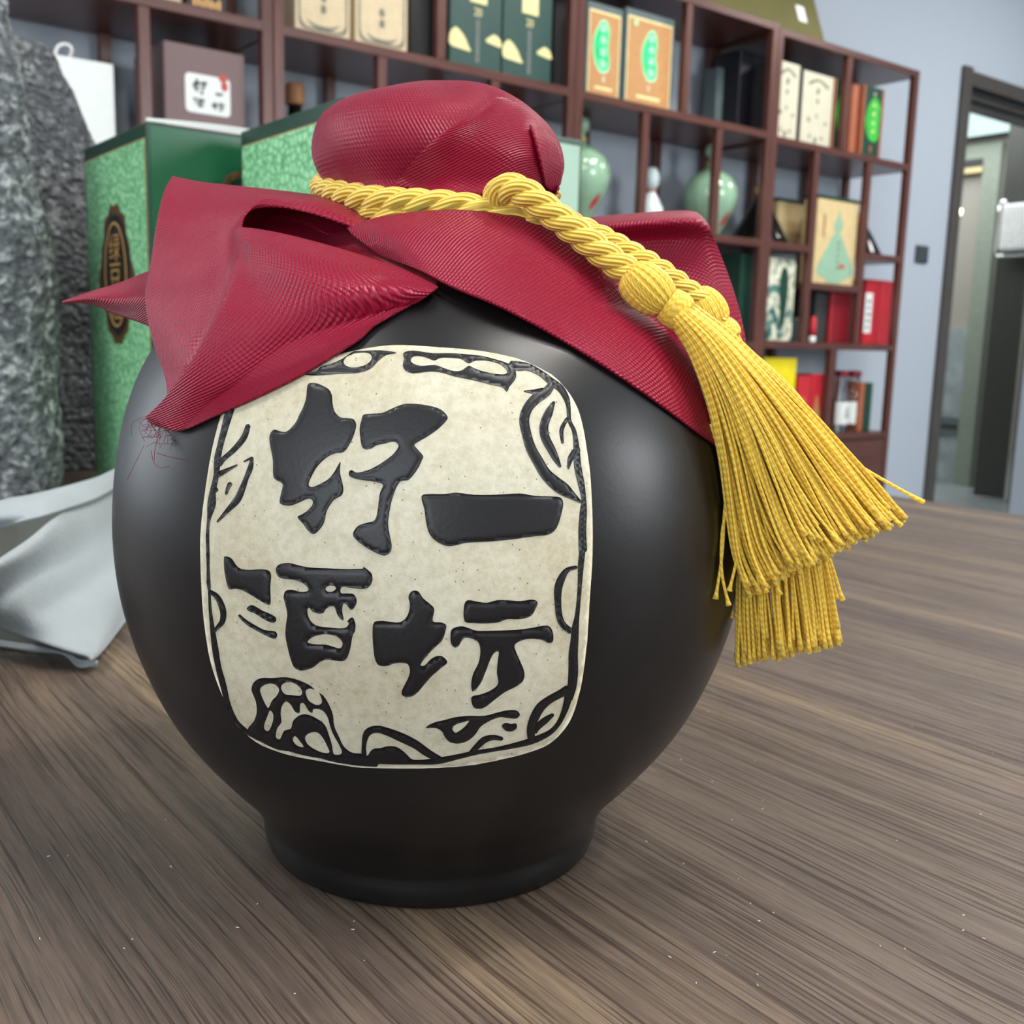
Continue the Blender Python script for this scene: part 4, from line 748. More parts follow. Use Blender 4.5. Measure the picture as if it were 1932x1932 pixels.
def tassel(Ls, Rs, n, d0, d1, thick, knot, axis, wrapw, seed, outl=(), nlay=5):
    R = np.random.default_rng(seed); t = root_t = bpy.data.objects.new('tassel', None); COL.objects.link(t); t.parent = cord; t.location = (0, 0, 0); WL[t.name] = WL[cord.name]
    t.empty_display_size = 0.01
    m = 30; L = catmull(Ls, m); Rr = catmull(Rs, m); g = Bag(); tt = np.linspace(0, 1, m)
    for k in range(n):
        s = R.random(); lay = R.random(); s1 = min(1.03, max(-0.03, s+R.normal(0, 0.065))); end = 1-abs(R.normal(0, 0.045)); 
        u = tt*end; i = np.clip(u*(m-1), 0, m-1.001).astype(int); f = (u*(m-1)-i)[:, None]
        l = L[i]*(1-f)+L[np.minimum(i+1, m-1)]*f; r = Rr[i]*(1-f)+Rr[np.minimum(i+1, m-1)]*f
        ss = (s+(s1-s)*u)[:, None]; Q = l*(1-ss)+r*ss; Q = Q+np.c_[np.sin(u*PI*1.6+R.random()*6)*R.normal(0, 5.5), np.sin(u*PI*1.3+R.random()*6)*R.normal(0, 4.0)]*u[:, None]
        bulge = math.sqrt(max(0.05, 1-(2*s-1)**2)); off = (lay-0.55)*thick*bulge*(0.55+0.75*u)-0.0035*bulge*np.sin(PI*np.clip(u*1.4, 0, 1))
        d = d0+(d1-d0)*u**1.2+off
        P = np.array([at(x, y, z) for (x, y), z in zip(Q, d)]); rad = np.full(m, R.uniform(0.00036, 0.00046)); rad[-2:] = (0.00056, 0.00084)
        g.add(*tube_geo(P, rad, 5))
    for pts in outl:
        P = catmull([at(*p) for p in pts], 30); rad = np.full(30, 0.00046); rad[-2:] = (0.0006, 0.0009); g.add(*tube_geo(P, rad, 6))
    tag(g.build('fringe', M['thread'], t), kind='stuff')
    # knot head: loops of yarn bent back over a core
    (kx, ky, kd), (ax, ay), kw, kl = knot, axis, wrapw[0], wrapw[1]
    C = at(kx, ky, kd); e = at(kx+ax*10, ky+ay*10, kd)-C; e /= np.linalg.norm(e); v = VM[2]; side = np.cross(e, v); side /= np.linalg.norm(side); fr = np.cross(side, e)
    if fr@VM[2] > 0: fr = -fr
    g = Bag()
    for k in range(54):
        ph = 2*PI*(k+R.random()*0.6)/54; c, s = math.cos(ph), math.sin(ph); w = kw*R.uniform(0.94, 1.04)
        P = []
        for q in np.linspace(0, 1, 16):
            th = q*PI*0.97; rr = w*(0.30+0.70*math.sin(th)**0.8); zz = -kl*math.cos(th)*(1.0 if q < 0.5 else 0.95)
            tw = 0.5*(q-0.5); c2, s2 = math.cos(ph+tw), math.sin(ph+tw)
            P.append(C+e*zz+side*(rr*c2)+fr*(rr*s2*0.9))
        g.add(*tube_geo(P, 0.00062, 5))
    V, Fc = lathe([(0.25, -0.95), (0.75, -0.6), (0.95, 0.0), (0.8, 0.6), (0.35, 0.97)], 0, 0, 14); V = np.array(V)
    g.add(C+V[:, :1]*kw*0.95*side+V[:, 1:2]*kw*0.85*fr+V[:, 2:3]*kl*0.95*e, Fc); g.build('knot_head', M['thread'], t)
    # wrapped waist
    g = Bag(); C2 = C+e*(kl*1.02+wrapw[3]*0.45); n = 90; tq = np.linspace(0, 1, n*4)
    a = tq*2*PI*11; P = C2+e*((tq-0.5)*wrapw[3])[:, None]+(side*np.cos(a)[:, None]+fr*np.sin(a)[:, None]*0.92)*(wrapw[2]*(0.92+0.12*np.sin(PI*tq)))[:, None]
    g.add(*tube_geo(P, 0.00062, 5)); V, Fc = lathe([(0.9, -0.5), (1.0, 0), (0.9, 0.5)], 0, 0, 16); V = np.array(V)
    g.add(C2+V[:, :1]*wrapw[2]*0.93*side+V[:, 1:2]*wrapw[2]*0.86*fr+V[:, 2:3]*wrapw[3]*e, Fc); g.build('wrapped_band', M['thread'], t)
    return t
a = tassel([(1262,606),(1300,668),(1335,760),(1358,860),(1374,960),(1392,1050),(1424,1122)], [(1308,574),(1380,628),(1450,694),(1524,770),(1590,846),(1648,914),(1702,984)], 340, .280, .293, .020,
       (1222,545,.2790), (0.80, 0.60), (0.0058, 0.0068, 0.0046, 0.0052), 3,
       outl=[[(1300,580,.281),(1400,650,.282),(1500,740,.284),(1580,850,.286),(1640,890,.288),(1742,948,.290)], [(1290,600,.279),(1450,720,.281),(1560,830,.283),(1640,930,.286),(1700,992,.288)],
             [(1340,800,.284),(1368,900,.286),(1366,980,.287),(1362,1050,.287),(1350,1130,.288)], [(1345,790,.284),(1372,920,.286),(1362,1010,.287),(1362,1080,.287),(1375,1142,.288)],
             [(1350,820,.283),(1390,960,.285),(1392,1040,.286),(1376,1115,.287)], [(1370,900,.285),(1420,1000,.286),(1450,1060,.287),(1472,1122,.287)], [(1370,920,.285),(1410,1000,.286),(1425,1060,.287),(1432,1116,.287)], [(1372,930,.285),(1418,1010,.286),(1436,1062,.287),(1446,1118,.287)]])
a['label'] = 'front tassel lying over the cloth'
a = tassel([(1338,612),(1370,760),(1386,900),(1392,1040),(1394,1160),(1398,1256)], [(1382,606),(1440,740),(1500,880),(1540,1000),(1562,1110),(1576,1222)], 210, .296, .312, .016,
       (1330,588,.2935), (0.62, 0.78), (0.0056, 0.0060, 0.0044, 0.0046), 5, outl=[[(1400,720,.300),(1500,900,.304),(1560,1040,.308),(1590,1132,.311)], [(1400,720,.300),(1500,900,.304),(1556,1040,.308),(1580,1130,.311)], [(1390,900,.305),(1386,1040,.308),(1384,1100,.309),(1381,1166,.31)]])
a['label'] = 'second tassel hanging behind the front one'

# ------------------------------------------------------------------ gift boxes on the table behind the jar
def oval_label(parent, fr, cu, cv, w, h, txt=True):
    pts = []; 
    for k in range(72):
        a = 2*PI*k/72; rr = 1.0+0.05*math.cos(6*a)+0.035*math.cos(14*a); sx = 1.0+0.16*math.exp(-((math.sin(a)+0.15)/0.16)**2); sy = 1.0+0.13*math.exp(-(math.cos(a)/0.25)**2)
        pts.append((cu+w/2*rr*sx*math.cos(a), cv+h/2*rr*sy*math.sin(a)))
    p = plate('oval_label', pts, fr, M['oldgold'], parent, th=0.0010); p['label'] = 'ornate dark gold oval label'
    fr2 = fr
    plate('label_field', ell(cu, cv, w*0.455, h*0.46), fr2, M['nearblack'], p, th=0.0014)
    plate('label_ring', ell(cu, cv, w*0.355, h*0.400), fr2, M['gold'], p, [ell(cu, cv, w*0.325, h*0.382)], th=0.0018)
    if txt: 
        for i, c in enumerate('绿豆酒'): text('printed_character', c, fr2, h*0.205, M['gold'], p, cu, cv+h*(0.21-0.225*i), 1.25, th=0.0018)
    return p
def gift_box(x0, x1, y0, y1, h, side_mat, label, side_fn):
    t = root('gift_box', ((x0+x1)/2, (y0+y1)/2, 0), label, 'box', 'green gift boxes behind the jar')
    box('carton', x0, x1, y0, y1, 0, h, M['dgreen2'], t, 0.0012)
    L = y1-y0; fr = face_left(x0, y1, 0)
    plate('printed_border', rrect(0.004, 0.006, L-0.004, h-0.0135), fr, M['gold'], t, th=0.0003)
    plate('crackle_panel', rrect(0.005, 0.007, L-0.005, h-0.0145), fr, M['crackle'], t, th=0.0006)
    oval_label(t, fr, L*0.5, h-0.134, 0.100, 0.130)
    side_fn(t, x0, x1, y0, h); return t
def side_a(t, x0, x1, y0, h):
    fr = face_front(x0, y0, 0); w = x1-x0
    p = plate('side_panel', rrect(0.003, 0.003, w-0.003, h-0.003), fr, M['dgreen'], t, th=0.0005); p['label'] = 'dark green side panel'
    e = plate('round_emblem', ell(w*0.5, h-0.053, 0.019, 0.019, 36), fr, M['oldgold'], t, th=0.0010)
    plate('emblem_centre', ell(w*0.5, h-0.053, 0.013, 0.013, 30), fr, M['dgreen2'], e, [ell(w*0.5, h-0.053, 0.008, 0.008, 24)], th=0.0014)
    V = []; n = 16
    for k in range(n+1):
        u = k/n; up = 0.0035*math.sin(PI*u); V += [(x0+w*u, y0-0.001, h+0.0005), (x0+w*u, y0-0.0014-up*0.4, h+0.003+up)]
    o = mesh('lid_flap', V, [(2*k, 2*k+2, 2*k+3, 2*k+1) for k in range(n)], M['paperwhite'], t); o.modifiers.new('thick', 'SOLIDIFY').thickness = 0.0012
def side_b(t, x0, x1, y0, h):
    fr = face_front(x0, y0, 0); w = x1-x0
    p = plate('side_panel', rrect(0.003, 0.003, w-0.003, h-0.006), fr, M['sage'], t, th=0.0005); p['label'] = 'sage green side panel'
gift_box(0.335, 0.515, 1.0, 1.2, 0.3552, None, 'tall box with pale green crackle face and dark green side, left one beside the stones', side_a)
BY = 0.77; bx = float(onY(645, 182, BY)[0]); bh = float(onY(645, 182, BY)[2])
gift_box(bx, float(onY(1098, 276, BY)[0]), BY, BY+0.198, bh, None, 'wide box with pale green crackle face and sage side, directly behind the crimson knob', side_b)

# ------------------------------------------------------------------ rough stones
def stone(name, label, cx, cy, prof, seed, amp, seg=150, rings=170, sq=0.35, mat='stone'):
    """upright rock: prof = (z, half width x, half width y, shift x, shift y) rings, roughened by noise"""
    P = np.array(prof, float); z = np.linspace(P[0, 0], P[-1, 0], rings); I = [np.interp(z, P[:, 0], P[:, k]) for k in range(1, 5)]
    V = []
    for i in range(rings):
        for k in range(seg):
            a = 2*PI*k/seg; c, s = math.cos(a), math.sin(a); m = (abs(c)**(2+2*sq)+abs(s)**(2+2*sq))**(-1/(2+2*sq))
            x = cx+I[2][i]+I[0][i]*c*m; y = cy+I[3][i]+I[1][i]*s*m; q = Vector((x*9+seed, y*9, z[i]*9))
            r = noise.noise(q)*0.6+noise.noise(q*3.1)*0.30+noise.noise(q*8.0)*0.22+abs(noise.noise(q*19.0))*0.20
            dd = amp*r; V.append((x+dd*c, y+dd*s, max(0.0, z[i]+(0 if i in (0,) else dd*0.4))))
    Fc = [(i*seg+k, i*seg+(k+1) % seg, (i+1)*seg+(k+1) % seg, (i+1)*seg+k) for i in range(rings-1) for k in range(seg)]
    b0, t0 = len(V), len(V)+1; V.append((cx+I[2][0], cy+I[3][0], 0)); V.append((cx+I[2][-1], cy+I[3][-1], z[-1]+0.003))
    Fc += [(b0, (k+1) % seg, k) for k in range(seg)]+[(t0, (rings-1)*seg+k, (rings-1)*seg+(k+1) % seg) for k in range(seg)]
    return tag(mesh(name, V, Fc, M[mat], None, True, origin=(cx, cy, 0)), label, 'stone', 'charcoal stones at the left end of the table')
def outline(C, pts):
    """(height, half width) of a rock whose right edge passes the given frame pixels, standing at ground point C"""
    d0 = float((VM @ (np.array([C[0], C[1], 0])-CAM))[2]); rt = VM[0]; out = []
    for x, y in pts: P = at(x, y, d0); out.append((float(P[2]), float((P-np.array([C[0], C[1], P[2]]))@rt)))
    return out[::-1]
e = onZ(112, 944, 0); C0 = e[:2]+np.array([-0.795, 0.606])*0.105+np.array([0.606, 0.795])*0.03
pr1 = outline(C0, [(20,-260),(38,-120),(52,-20),(58,10),(66,60),(72,101),(80,127),(90,155),(92,210),(90,270),(80,330),(96,400),(114,461),(122,520),(120,590),(116,656),(110,740),(111,830),(112,944)])
stone('display_stone', 'taller rough charcoal stone cut off by the left edge of the photo', C0[0], C0[1], [(max(0, z) if i else 0, r*0.97, r*0.92, 0, 0) for i, (z, r) in enumerate(pr1)], 3, 0.013, 190, 230)
C1_ = np.array([0.245, 1.352])
pr2 = [p for p in outline(C1_, [(120,112),(136,119),(150,148),(166,182),(180,222),(192,258),(206,300),(216,340),(222,400),(226,500),(226,700),(226,955)]) if p[0] > 0]
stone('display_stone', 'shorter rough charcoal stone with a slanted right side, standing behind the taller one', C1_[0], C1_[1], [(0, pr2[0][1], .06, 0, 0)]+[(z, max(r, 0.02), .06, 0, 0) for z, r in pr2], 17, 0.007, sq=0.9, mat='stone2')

# ------------------------------------------------------------------ folded grey-white paper bag on the table
bag_t = root('paper_bag', (0.13, 0.66, 0.0), 'grey white paper bag lying flat on the table, left of the jar', 'bag')
def bsheet(name, G, nu, nv, th=0.0012, label=None, mat=None):
    Q = bicubic(G, nu, nv); x, y, z = [Q[..., k].ravel() for k in range(3)]
    D = np.stack([(x-966)/F, (y-966)/F, np.ones_like(x)], 1) @ VM; tt = z; P = CAM+D*tt[:, None]; P[:, 2] = np.maximum(P[:, 2], 0.0012)
    Fc = [(j*nu+i, (j+1)*nu+i, (j+1)*nu+i+1, j*nu+i+1) for j in range(nv-1) for i in range(nu-1)]
    o = mesh(name, P, Fc, mat or M['bagm'], bag_t, True); s = o.modifiers.new('thick', 'SOLIDIFY'); s.thickness = th; s.offset = 0
    if label: o['label'] = label
def dz(x, y, z): return float((VM @ (onZ(x, y, z)-CAM))[2])
Gt = lambda rows: [[(x, y, dz(x, y, z)) for x, y, z in r] for r in rows]
# upper ply: from the raised back ridge down to the front edge
bsheet('upper_ply', Gt([[(-420,1290,.030),(-120,1125,.050),(0,1053,.056),(55,1016,.060),(106,975,.064),(180,938,.060),(245,905,.056),(262,926,.045)],
    [(-420,1300,.028),(-120,1135,.044),(0,1072,.052),(58,1040,.055),(112,1000,.058),(185,966,.053),(247,940,.048),(264,958,.038)],
    [(-420,1312,.022),(-120,1150,.032),(0,1115,.036),(60,1092,.036),(125,1062,.036),(190,1032,.034),(250,1005,.032),(266,1015,.024)],
    [(-420,1326,.016),(-120,1168,.022),(0,1155,.025),(60,1156,.027),(130,1142,.027),(195,1115,.025),(252,1085,.021),(266,1088,.012)],
    [(-420,1336,.010),(-120,1170,.016),(0,1186,.016),(60,1206,.015),(110,1222,.013),(160,1236,.010),(182,1240,.008),(240,1168,.004)]]), 64, 50)
bsheet('back_fold', Gt([[(-420,1090,.050),(-120,985,.066),(0,946,.070),(60,934,.072),(110,922,.071),(180,902,.068),(240,881,.064),(262,932,.030)], [(-420,1110,.046),(-120,1000,.060),(0,972,.068),(55,960,.070),(108,946,.070),(180,922,.066),(242,897,.061),(263,936,.032)], [(-420,1150,.034),(-120,1030,.046),(0,997,.060),(45,983,.065),(100,968,.067),(178,942,.063),(245,909,.058),(264,938,.036)]]), 52, 14)
bsheet('gusset_inside', Gt([[(-420,1110,.010),(-120,1010,.012),(0,975,.012),(50,960,.014),(130,950,.03)], [(-420,1200,.008),(-120,1080,.010),(0,1030,.010),(50,1002,.012),(130,968,.03)], [(-420,1330,.008),(-120,1150,.010),(0,1085,.012),(55,1050,.014),(135,990,.03)]]), 30, 10, mat=M['bagshade'])  # shade inside the open gusset is put into its dark colour
bsheet('front_gap_shade', Gt([[(-420,1330,.008),(-120,1150,.012),(0,1170,.012),(60,1190,.011),(110,1208,.009),(160,1226,.007)], [(-420,1350,.004),(-120,1180,.006),(0,1194,.006),(60,1211,.0055),(110,1224,.005),(166,1243,.004)], [(-420,1360,.002),(-120,1196,.003),(0,1212,.003),(60,1220,.003),(118,1229,.0025),(168,1248,.002)]]), 36, 10, mat=M['bagshade'])  # dark sheet added as painted shade in the gap between the plies
bsheet('lower_ply', Gt([[(-420,1340,.004),(-120,1188,.0045),(0,1208,.0045),(60,1217,.004),(118,1225,.0035),(150,1245,.003),(184,1246,.005)], [(-420,1352,.003),(-120,1196,.003),(0,1215,.003),(60,1222,.003),(118,1229,.003),(148,1251,.002),(183,1251,.004)], [(-420,1365,.0015),(-120,1205,.0015),(0,1220,.002),(60,1228,.002),(116,1234,.002),(148,1257,.0015),(184,1255,.002)]]), 46, 12, 0.0016)

# dust on the table
g = Bag()
for k in range(46):
    px, py = (rng.uniform(1150, 1900), rng.uniform(1330, 1900)) if k % 3 else (rng.uniform(60, 760), rng.uniform(1500, 1900))
    P = onZ(px, py, 0.0004); a = rng.random()*PI; l = rng.uniform(0.0001, 0.0005)
    g.tube([P-np.array([math.cos(a), math.sin(a), 0])*l, P, P+np.array([math.cos(a), math.sin(a), 0])*l], 0.00011, 4)
tag(g.build('table_dust', M['white']), 'tiny white dust specks scattered over the walnut tabletop', 'dust', None, 'stuff')

# ------------------------------------------------------------------ wooden display shelves along the back wall
YB = 2.645; PW = 0.026
def shelf_unit(x0, x1, label, boards, dividers, top=1.195):
    t = root('display_shelf', ((x0+x1)/2, (YS+YB)/2, -0.75), label, 'shelf', 'rosewood display shelves along the back wall')
    for x in (x0, x1-PW):
        for y in (YS, YB-PW): box('upright', x, x+PW, y, y+PW, -0.75, top, M['shelf'], t, 0.002)
    for z, a, b in boards: box('shelf_board', a, b, YS+0.001, YB-0.001, z-0.024, z, M['shelf_h'], t, 0.002)
    for x, z0, z1 in dividers:
        for y in (YS+0.001, YB-PW): box('divider', x, x+PW, y, y+PW-0.001, z0, z1, M['shelf'], t, 0.002)
    zc = -0.168
    box('cabinet_body', x0+PW, x1-PW, YS+0.022, YB, -0.72, zc-0.0005, M['shelf_h'], t)
    n = 2; w = (x1-x0-2*PW)/n
    for k in range(n):
        a = x0+PW+k*w+0.002; d = box('cabinet_door', a, a+w-0.004, YS+0.004, YS+0.021, -0.715, zc-0.004, M['shelf'], t, 0.002)
        box('door_panel', a+0.05, a+w-0.054, YS+0.001, YS+0.006, -0.66, zc-0.055, M['shelf_h'], d, 0.0015)
        V, Fc = lathe([(0.0, -0.012), (0.009, -0.009), (0.011, 0.0), (0.006, 0.008), (0.004, 0.012)], 0, 0, 12); V = np.array([(p[0], p[2], p[1]) for p in V])+np.array([a+(w-0.04 if k == 0 else 0.03), YS-0.004, -0.42]); mesh('door_knob', V, Fc, M['brass'], d, True)
    return t
Z1, Z2, Z3, Z4 = 0.868, 0.522, 0.186, -0.144
def bd(x0, x1, zs): return [(z, x0+0.001, x1-0.001) for z in zs]
U = [(0.17, 1.082), (1.084, 1.992), (1.995, 2.846), (2.848, 3.662)]
shelf_unit(*U[0], 'rosewood shelf unit at far left, holding the mauve brown box', bd(*U[0], [1.195, Z1, Z2, Z3, Z4]), [(0.777, Z2, Z1-0.024), (0.46, Z1, 1.171)])
shelf_unit(*U[1], 'rosewood shelf unit second from left, holding the dark teal boxes', bd(*U[1], [1.195, Z1, Z2, Z3, Z4]), [(1.530, Z1, 1.171), (1.358, Z2, Z1-0.024), (1.702, Z2, Z1-0.024)])
shelf_unit(*U[2], 'rosewood shelf unit third from left, holding the orange boxes', bd(*U[2], [1.205, Z1, Z2, Z3, Z4]), [(2.420, Z1, 1.181), (2.260, Z2, Z1-0.024), (2.582, Z2, Z1-0.024)], 1.207)
shelf_unit(*U[3], 'rosewood shelf unit at far right, nearest the doorway', [(1.195, 2.849, 3.661), (0.860, 2.849, 3.661), (0.522, 2.849, 3.10), (0.398, 3.10, 3.40), (0.522, 3.40, 3.661), (0.190, 2.849, 3.661), (Z4, 2.849, 3.661)],
           [(3.226, 0.860, 1.171), (3.081, 0.190, 0.836), (3.388, 0.190, 0.836), (3.252, Z4, 0.166)])

# ------------------------------------------------------------------ things on the shelves
YFR = YS+0.035
def sx_(px, py, Y=None): return float(onY(px, py, Y or YFR)[0])
def sz_(px, py, Y=None): return float(onY(px, py, Y or YFR)[2])
def carton(name, label, cat, px0, px1, py, pyt, z, mat, dep=0.10, Y=None, group=None, bev=0.002):
    """box standing on a shelf: left / right edge pixels read at row py, top edge read at pixel row pyt at its middle"""
    Y = Y or YFR; x0, x1 = sx_(px0, py, Y), sx_(px1, py, Y); zt = sz_((px0+px1)/2, pyt, Y); zt = min(zt, 1.168)
    t = root(name, ((x0+x1)/2, Y+dep/2, z), label, cat, group); box('carton', x0, x1, Y, Y+dep, z, zt, mat, t, bev)
    return t, x0, x1, zt, face_front(x0, Y, z), x1-x0, zt-z
def blobs(parent, fr, cu, cv, w, h, n, mat, seed, name='printed_mark', th=0.0012):
    R = np.random.default_rng(seed)
    for k in range(n):
        v = cv+h*(0.5-(k+0.5)/n); P = ell(cu+R.normal(0, w*0.04), v, w*0.5*R.uniform(0.75, 1), h/n*0.40, 12); P = P+R.normal(0, w*0.06, P.shape); plate(name, P, fr, mat, parent, th=th)
# first unit
t, x0, x1, zt, fr, w, h = carton('gift_box', 'mauve brown square box with a white label of black characters, in the left shelf unit', 'box', 310, 462, 150, 90, Z2, M['brown'], 0.2)
lx0, lx1 = sx_(349, 160)-x0, sx_(434, 180)-x0; lz0, lz1 = sz_(392, 216)-Z2, sz_(392, 143)-Z2
lb = plate('paper_label', rrect(lx0, lz0, lx1, lz1, 0.010), fr, M['paperwhite'], t, th=0.0012); lb['label'] = 'white label with four black characters'
def mini(polys, cu, cv, hh):
    A = np.vstack([p for p, _ in polys]); lo, hi = A.min(0), A.max(0); k = hh/(hi[1]-lo[1]); c = (lo+hi)/2
    f = lambda q: np.c_[cu+(q[:, 0]-c[0])*k, cv-(q[:, 1]-c[1])*k]
    for p, hs in polys: plate('printed_character', f(np.asarray(p)[::2]), fr, M['nearblack'], lb, [f(np.asarray(q)[::2]) for q in hs], th=0.0020)
lw, lh = lx1-lx0, lz1-lz0
mini(CHARS[0][1], lx0+lw*0.33, lz0+lh*0.68, lh*0.40); mini(CHARS[1][1], lx0+lw*0.75, lz0+lh*0.56, lh*0.08)
mini(CHARS[2][1], lx0+lw*0.30, lz0+lh*0.27, lh*0.26); mini(CHARS[3][1], lx0+lw*0.73, lz0+lh*0.24, lh*0.25)
plate('seal_mark', ell(lx1-lw*0.16, lz1-0.001, 0.010, 0.009, 16), fr, M['seal'], lb, th=0.0021); plate('seal_mark', ell(lx1-lw*0.13, lz1-0.018, 0.008, 0.010, 16), fr, M['seal'], lb, th=0.0021)
t, x0, x1, zt, fr, w, h = carton('carrier_bag', 'plain white paper carrier bag with a short rope handle, beside the charcoal stones', 'bag', 58, 217, 200, 108, Z2, M['paperwhite'], 0.09)
g = Bag(); c = np.array([sx_(122, 104), YFR+0.02, zt]); g.tube(catmull([c+(-.016, 0, -.006), c+(-.008, 0, .02), c+(.01, 0, .028), c+(.02, 0, .018), c+(.014, .02, -.006)], 16), 0.0035, 8); g.build('rope_handle', M['white'], t)
t, x0, x1, zt, fr, w, h = carton('bottle_box', 'black box with gold foil lettering, cropped by the top edge, above the mauve box', 'box', 352, 428, 10, -60, Z1, M['black'], 0.1)
p = plate('foil_band', rrect(0.012, 0.006, w-0.03, 0.034), fr, M['nearblack'], t, th=0.0008)
for k in range(7): plate('foil_stroke', rrect(0.014+k*0.0095, 0.008+0.002*(k % 2), 0.0205+k*0.0095, 0.030-0.003*(k % 3), 0.002), fr, M['gold'], p, th=0.0014)
t, x0, x1, zt, fr, w, h = carton('bottle_box', 'brown box with a pale base, cropped by the top edge, above the white bag', 'box', 300, 344, 0, -60, Z1, M['cork'], 0.1); plate('printed_band', rrect(0.004, 0.002, w-0.004, 0.014), fr, M['ivory'], t)
# second unit
for i, (a, b, lab) in enumerate(((557, 661, 'cream box with grey scroll border, left one of the cream pair'), (671, 769, 'cream box with grey scroll border, right one of the cream pair'))):
    t, x0, x1, zt, fr, w, h = carton('bottle_box', lab, 'box', a, b, 40, -110, Z1, M['creambox'], 0.09, None, 'cream boxes in the second shelf unit')
    plate('printed_border', rrect(0.008, 0.012, w-0.008, h-0.012, 0.018), fr, M['ink'], t, [rrect(0.013, 0.018, w-0.013, h-0.018, 0.024)]); blobs(t, fr, w/2, 0.075, 0.016, 0.05, 2, M['ink'], i+3)
    plate('scroll_mark', closed_smooth([(w*0.2, 0.034), (w*0.35, 0.018), (w*0.65, 0.018), (w*0.8, 0.034), (w*0.64, 0.026), (w*0.36, 0.026)]), fr, M['ink'], t)
for i, (a, b, lab) in enumerate(((848, 946, 'dark teal box with pale gold hills and the number 20, left one of the pair'), (949, 1041, 'dark teal box with pale gold hills and the number 20, right one of the pair'))):
    t, x0, x1, zt, fr, w, h = carton('bottle_box', lab, 'box', a, b, 80, -110, Z1, M['teal'], 0.09, None, 'dark teal boxes in the second shelf unit')
    top = sz_(a+50, 5+22*i)-Z1; plate('gold_label', rrect(w*0.37, top, w*0.70, h-0.02), fr, M['palegold'], t)
    text('printed_number', '20', fr, 0.020, M['palegold'], t, w*0.53, top-0.022, 0.9); 
    col = plate('vertical_line', rrect(w*0.495, 0.02, w*0.565, top-0.038), fr, M['slate'], t); n = 9
    for k in range(n): z = 0.024+(top-0.066)*k/n; plate('printed_mark', rrect(w*0.50, z, w*0.56, z+0.006), fr, M['ink'], col, th=0.0010)
    plate('hill_print', closed_smooth([(0.001, 0.052), (0.001, 0.080), (w*0.08, 0.094), (w*0.14, 0.096), (w*0.28, 0.078), (w*0.36, 0.056), (w*0.40, 0.045), (w*0.2, 0.047)]), fr, M['palegold'], t)
    plate('hill_print', closed_smooth([(w*0.69, 0.080), (w*0.78, 0.094), (w*0.86, 0.100), (w*0.95, 0.094), (w-0.001, 0.084), (w-0.001, 0.072), (w*0.85, 0.074)]), fr, M['palegold'], t)
for a, b, lab in ((772, 822, 'black box in shade beside the cream pair'), (1044, 1068, 'black box in shade beside the dark teal pair')):
    carton('bottle_box', lab, 'box', a, b, 80, -90, Z1, M['black'], 0.12, YFR+0.07)
def bottle(name, label, cat, px, Yc, z, prof, mat, parts=(), seg=40, group=None):
    x = sx_(px[0], px[1], Yc); t = root(name, (x, Yc, z), label, cat, group); V, Fc = lathe(prof, x, Yc, seg, z); mesh('body', V, Fc, mat, t, True)
    for nm, pr, mm in parts: V, Fc = lathe(pr, x, Yc, 24, z); mesh(nm, V, Fc, mm, t, True)
    return t, x
bottle('bottle', 'small bottle with a cork-brown stopper in the shelf above the wide green box', 'bottle', (556, 190), YS+0.12, Z2, [(0, 0), (.035, 0), (.04, .02), (.04, .12), (.02, .16), (.016, .2)], M['blackglaze'], [('stopper', [(0, .2), (.022, .2), (.023, .205), (.023, .245), (.02, .25), (0, .25)], M['cork'])])
# third unit
for i, (a, b, yt, lab) in enumerate(((1105, 1173, 8, 'orange-tan box with a green bean print, left one of the pair'), (1178, 1270, 24, 'orange-tan box with a green bean print, right one of the pair'))):
    t, x0, x1, zt, fr, w, h = carton('bottle_box', lab, 'box', a, b, 120, yt, Z1+0.001, M['slate'], 0.09, None, 'orange boxes in the third shelf unit')
    if i == 0: pass
    m0, m1 = 0.008, 0.010
    plate('printed_border', rrect(m0, m0*0.6, w-m1, h-0.020), fr, M['palegold'], t, th=0.0005); plate('front_panel', rrect(m0+0.004, m0*0.6+0.004, w-m1-0.004, h-0.026), fr, M['orange'], t, th=0.0009)
    cu = w*0.5+(0.0 if i else -0.012); cv = h*0.55; bw, bhh = 0.070, 0.145
    P = closed_smooth([(cu+bw*x, cv+bhh*y) for x, y in ((.16,.5),(.36,.40),(.42,.2),(.36,0),(.46,-.22),(.42,-.42),(.16,-.5),(-.14,-.46),(-.38,-.28),(-.48,-.02),(-.40,.2),(-.22,.36),(-.06,.47))], 4)
    bn = plate('bean_print', P, fr, M['palegreen'], t, th=0.0013); c = P.mean(0); plate('bean_fill', (P-c)*0.90+c, fr, M['bean'], bn, th=0.0017)
    for k in range(4): plate('printed_character', ell(cu+0.006, cv+bhh*(0.34-0.22*k), 0.011, 0.011, 10)+np.random.default_rng(k).normal(0, 0.0012, (10, 2)), fr, M['palegreen'], bn, th=0.0021)
    blobs(t, fr, w*0.5, h*0.20, 0.010, 0.022, 1, M['ivory'], 5+i); plate('printed_line', rrect(w*0.26, h*0.085, w*0.74, h*0.115), fr, M['palegold'], t, th=0.0013)
    if i: plate('small_mark', ell(w*0.2, h*0.86, 0.008, 0.008, 12), fr, M['palegreen'], t, th=0.0013)
carton('bottle_box', 'navy black box standing alone right of the orange pair', 'box', 1395, 1446, 160, 98, Z1, M['navy'], 0.12, YS+0.12)
carton('bottle_box', 'slate grey box standing at the back, left of the navy black box', 'box', 1352, 1392, 170, 130, Z1, M['slate'], 0.06, YS+0.19)
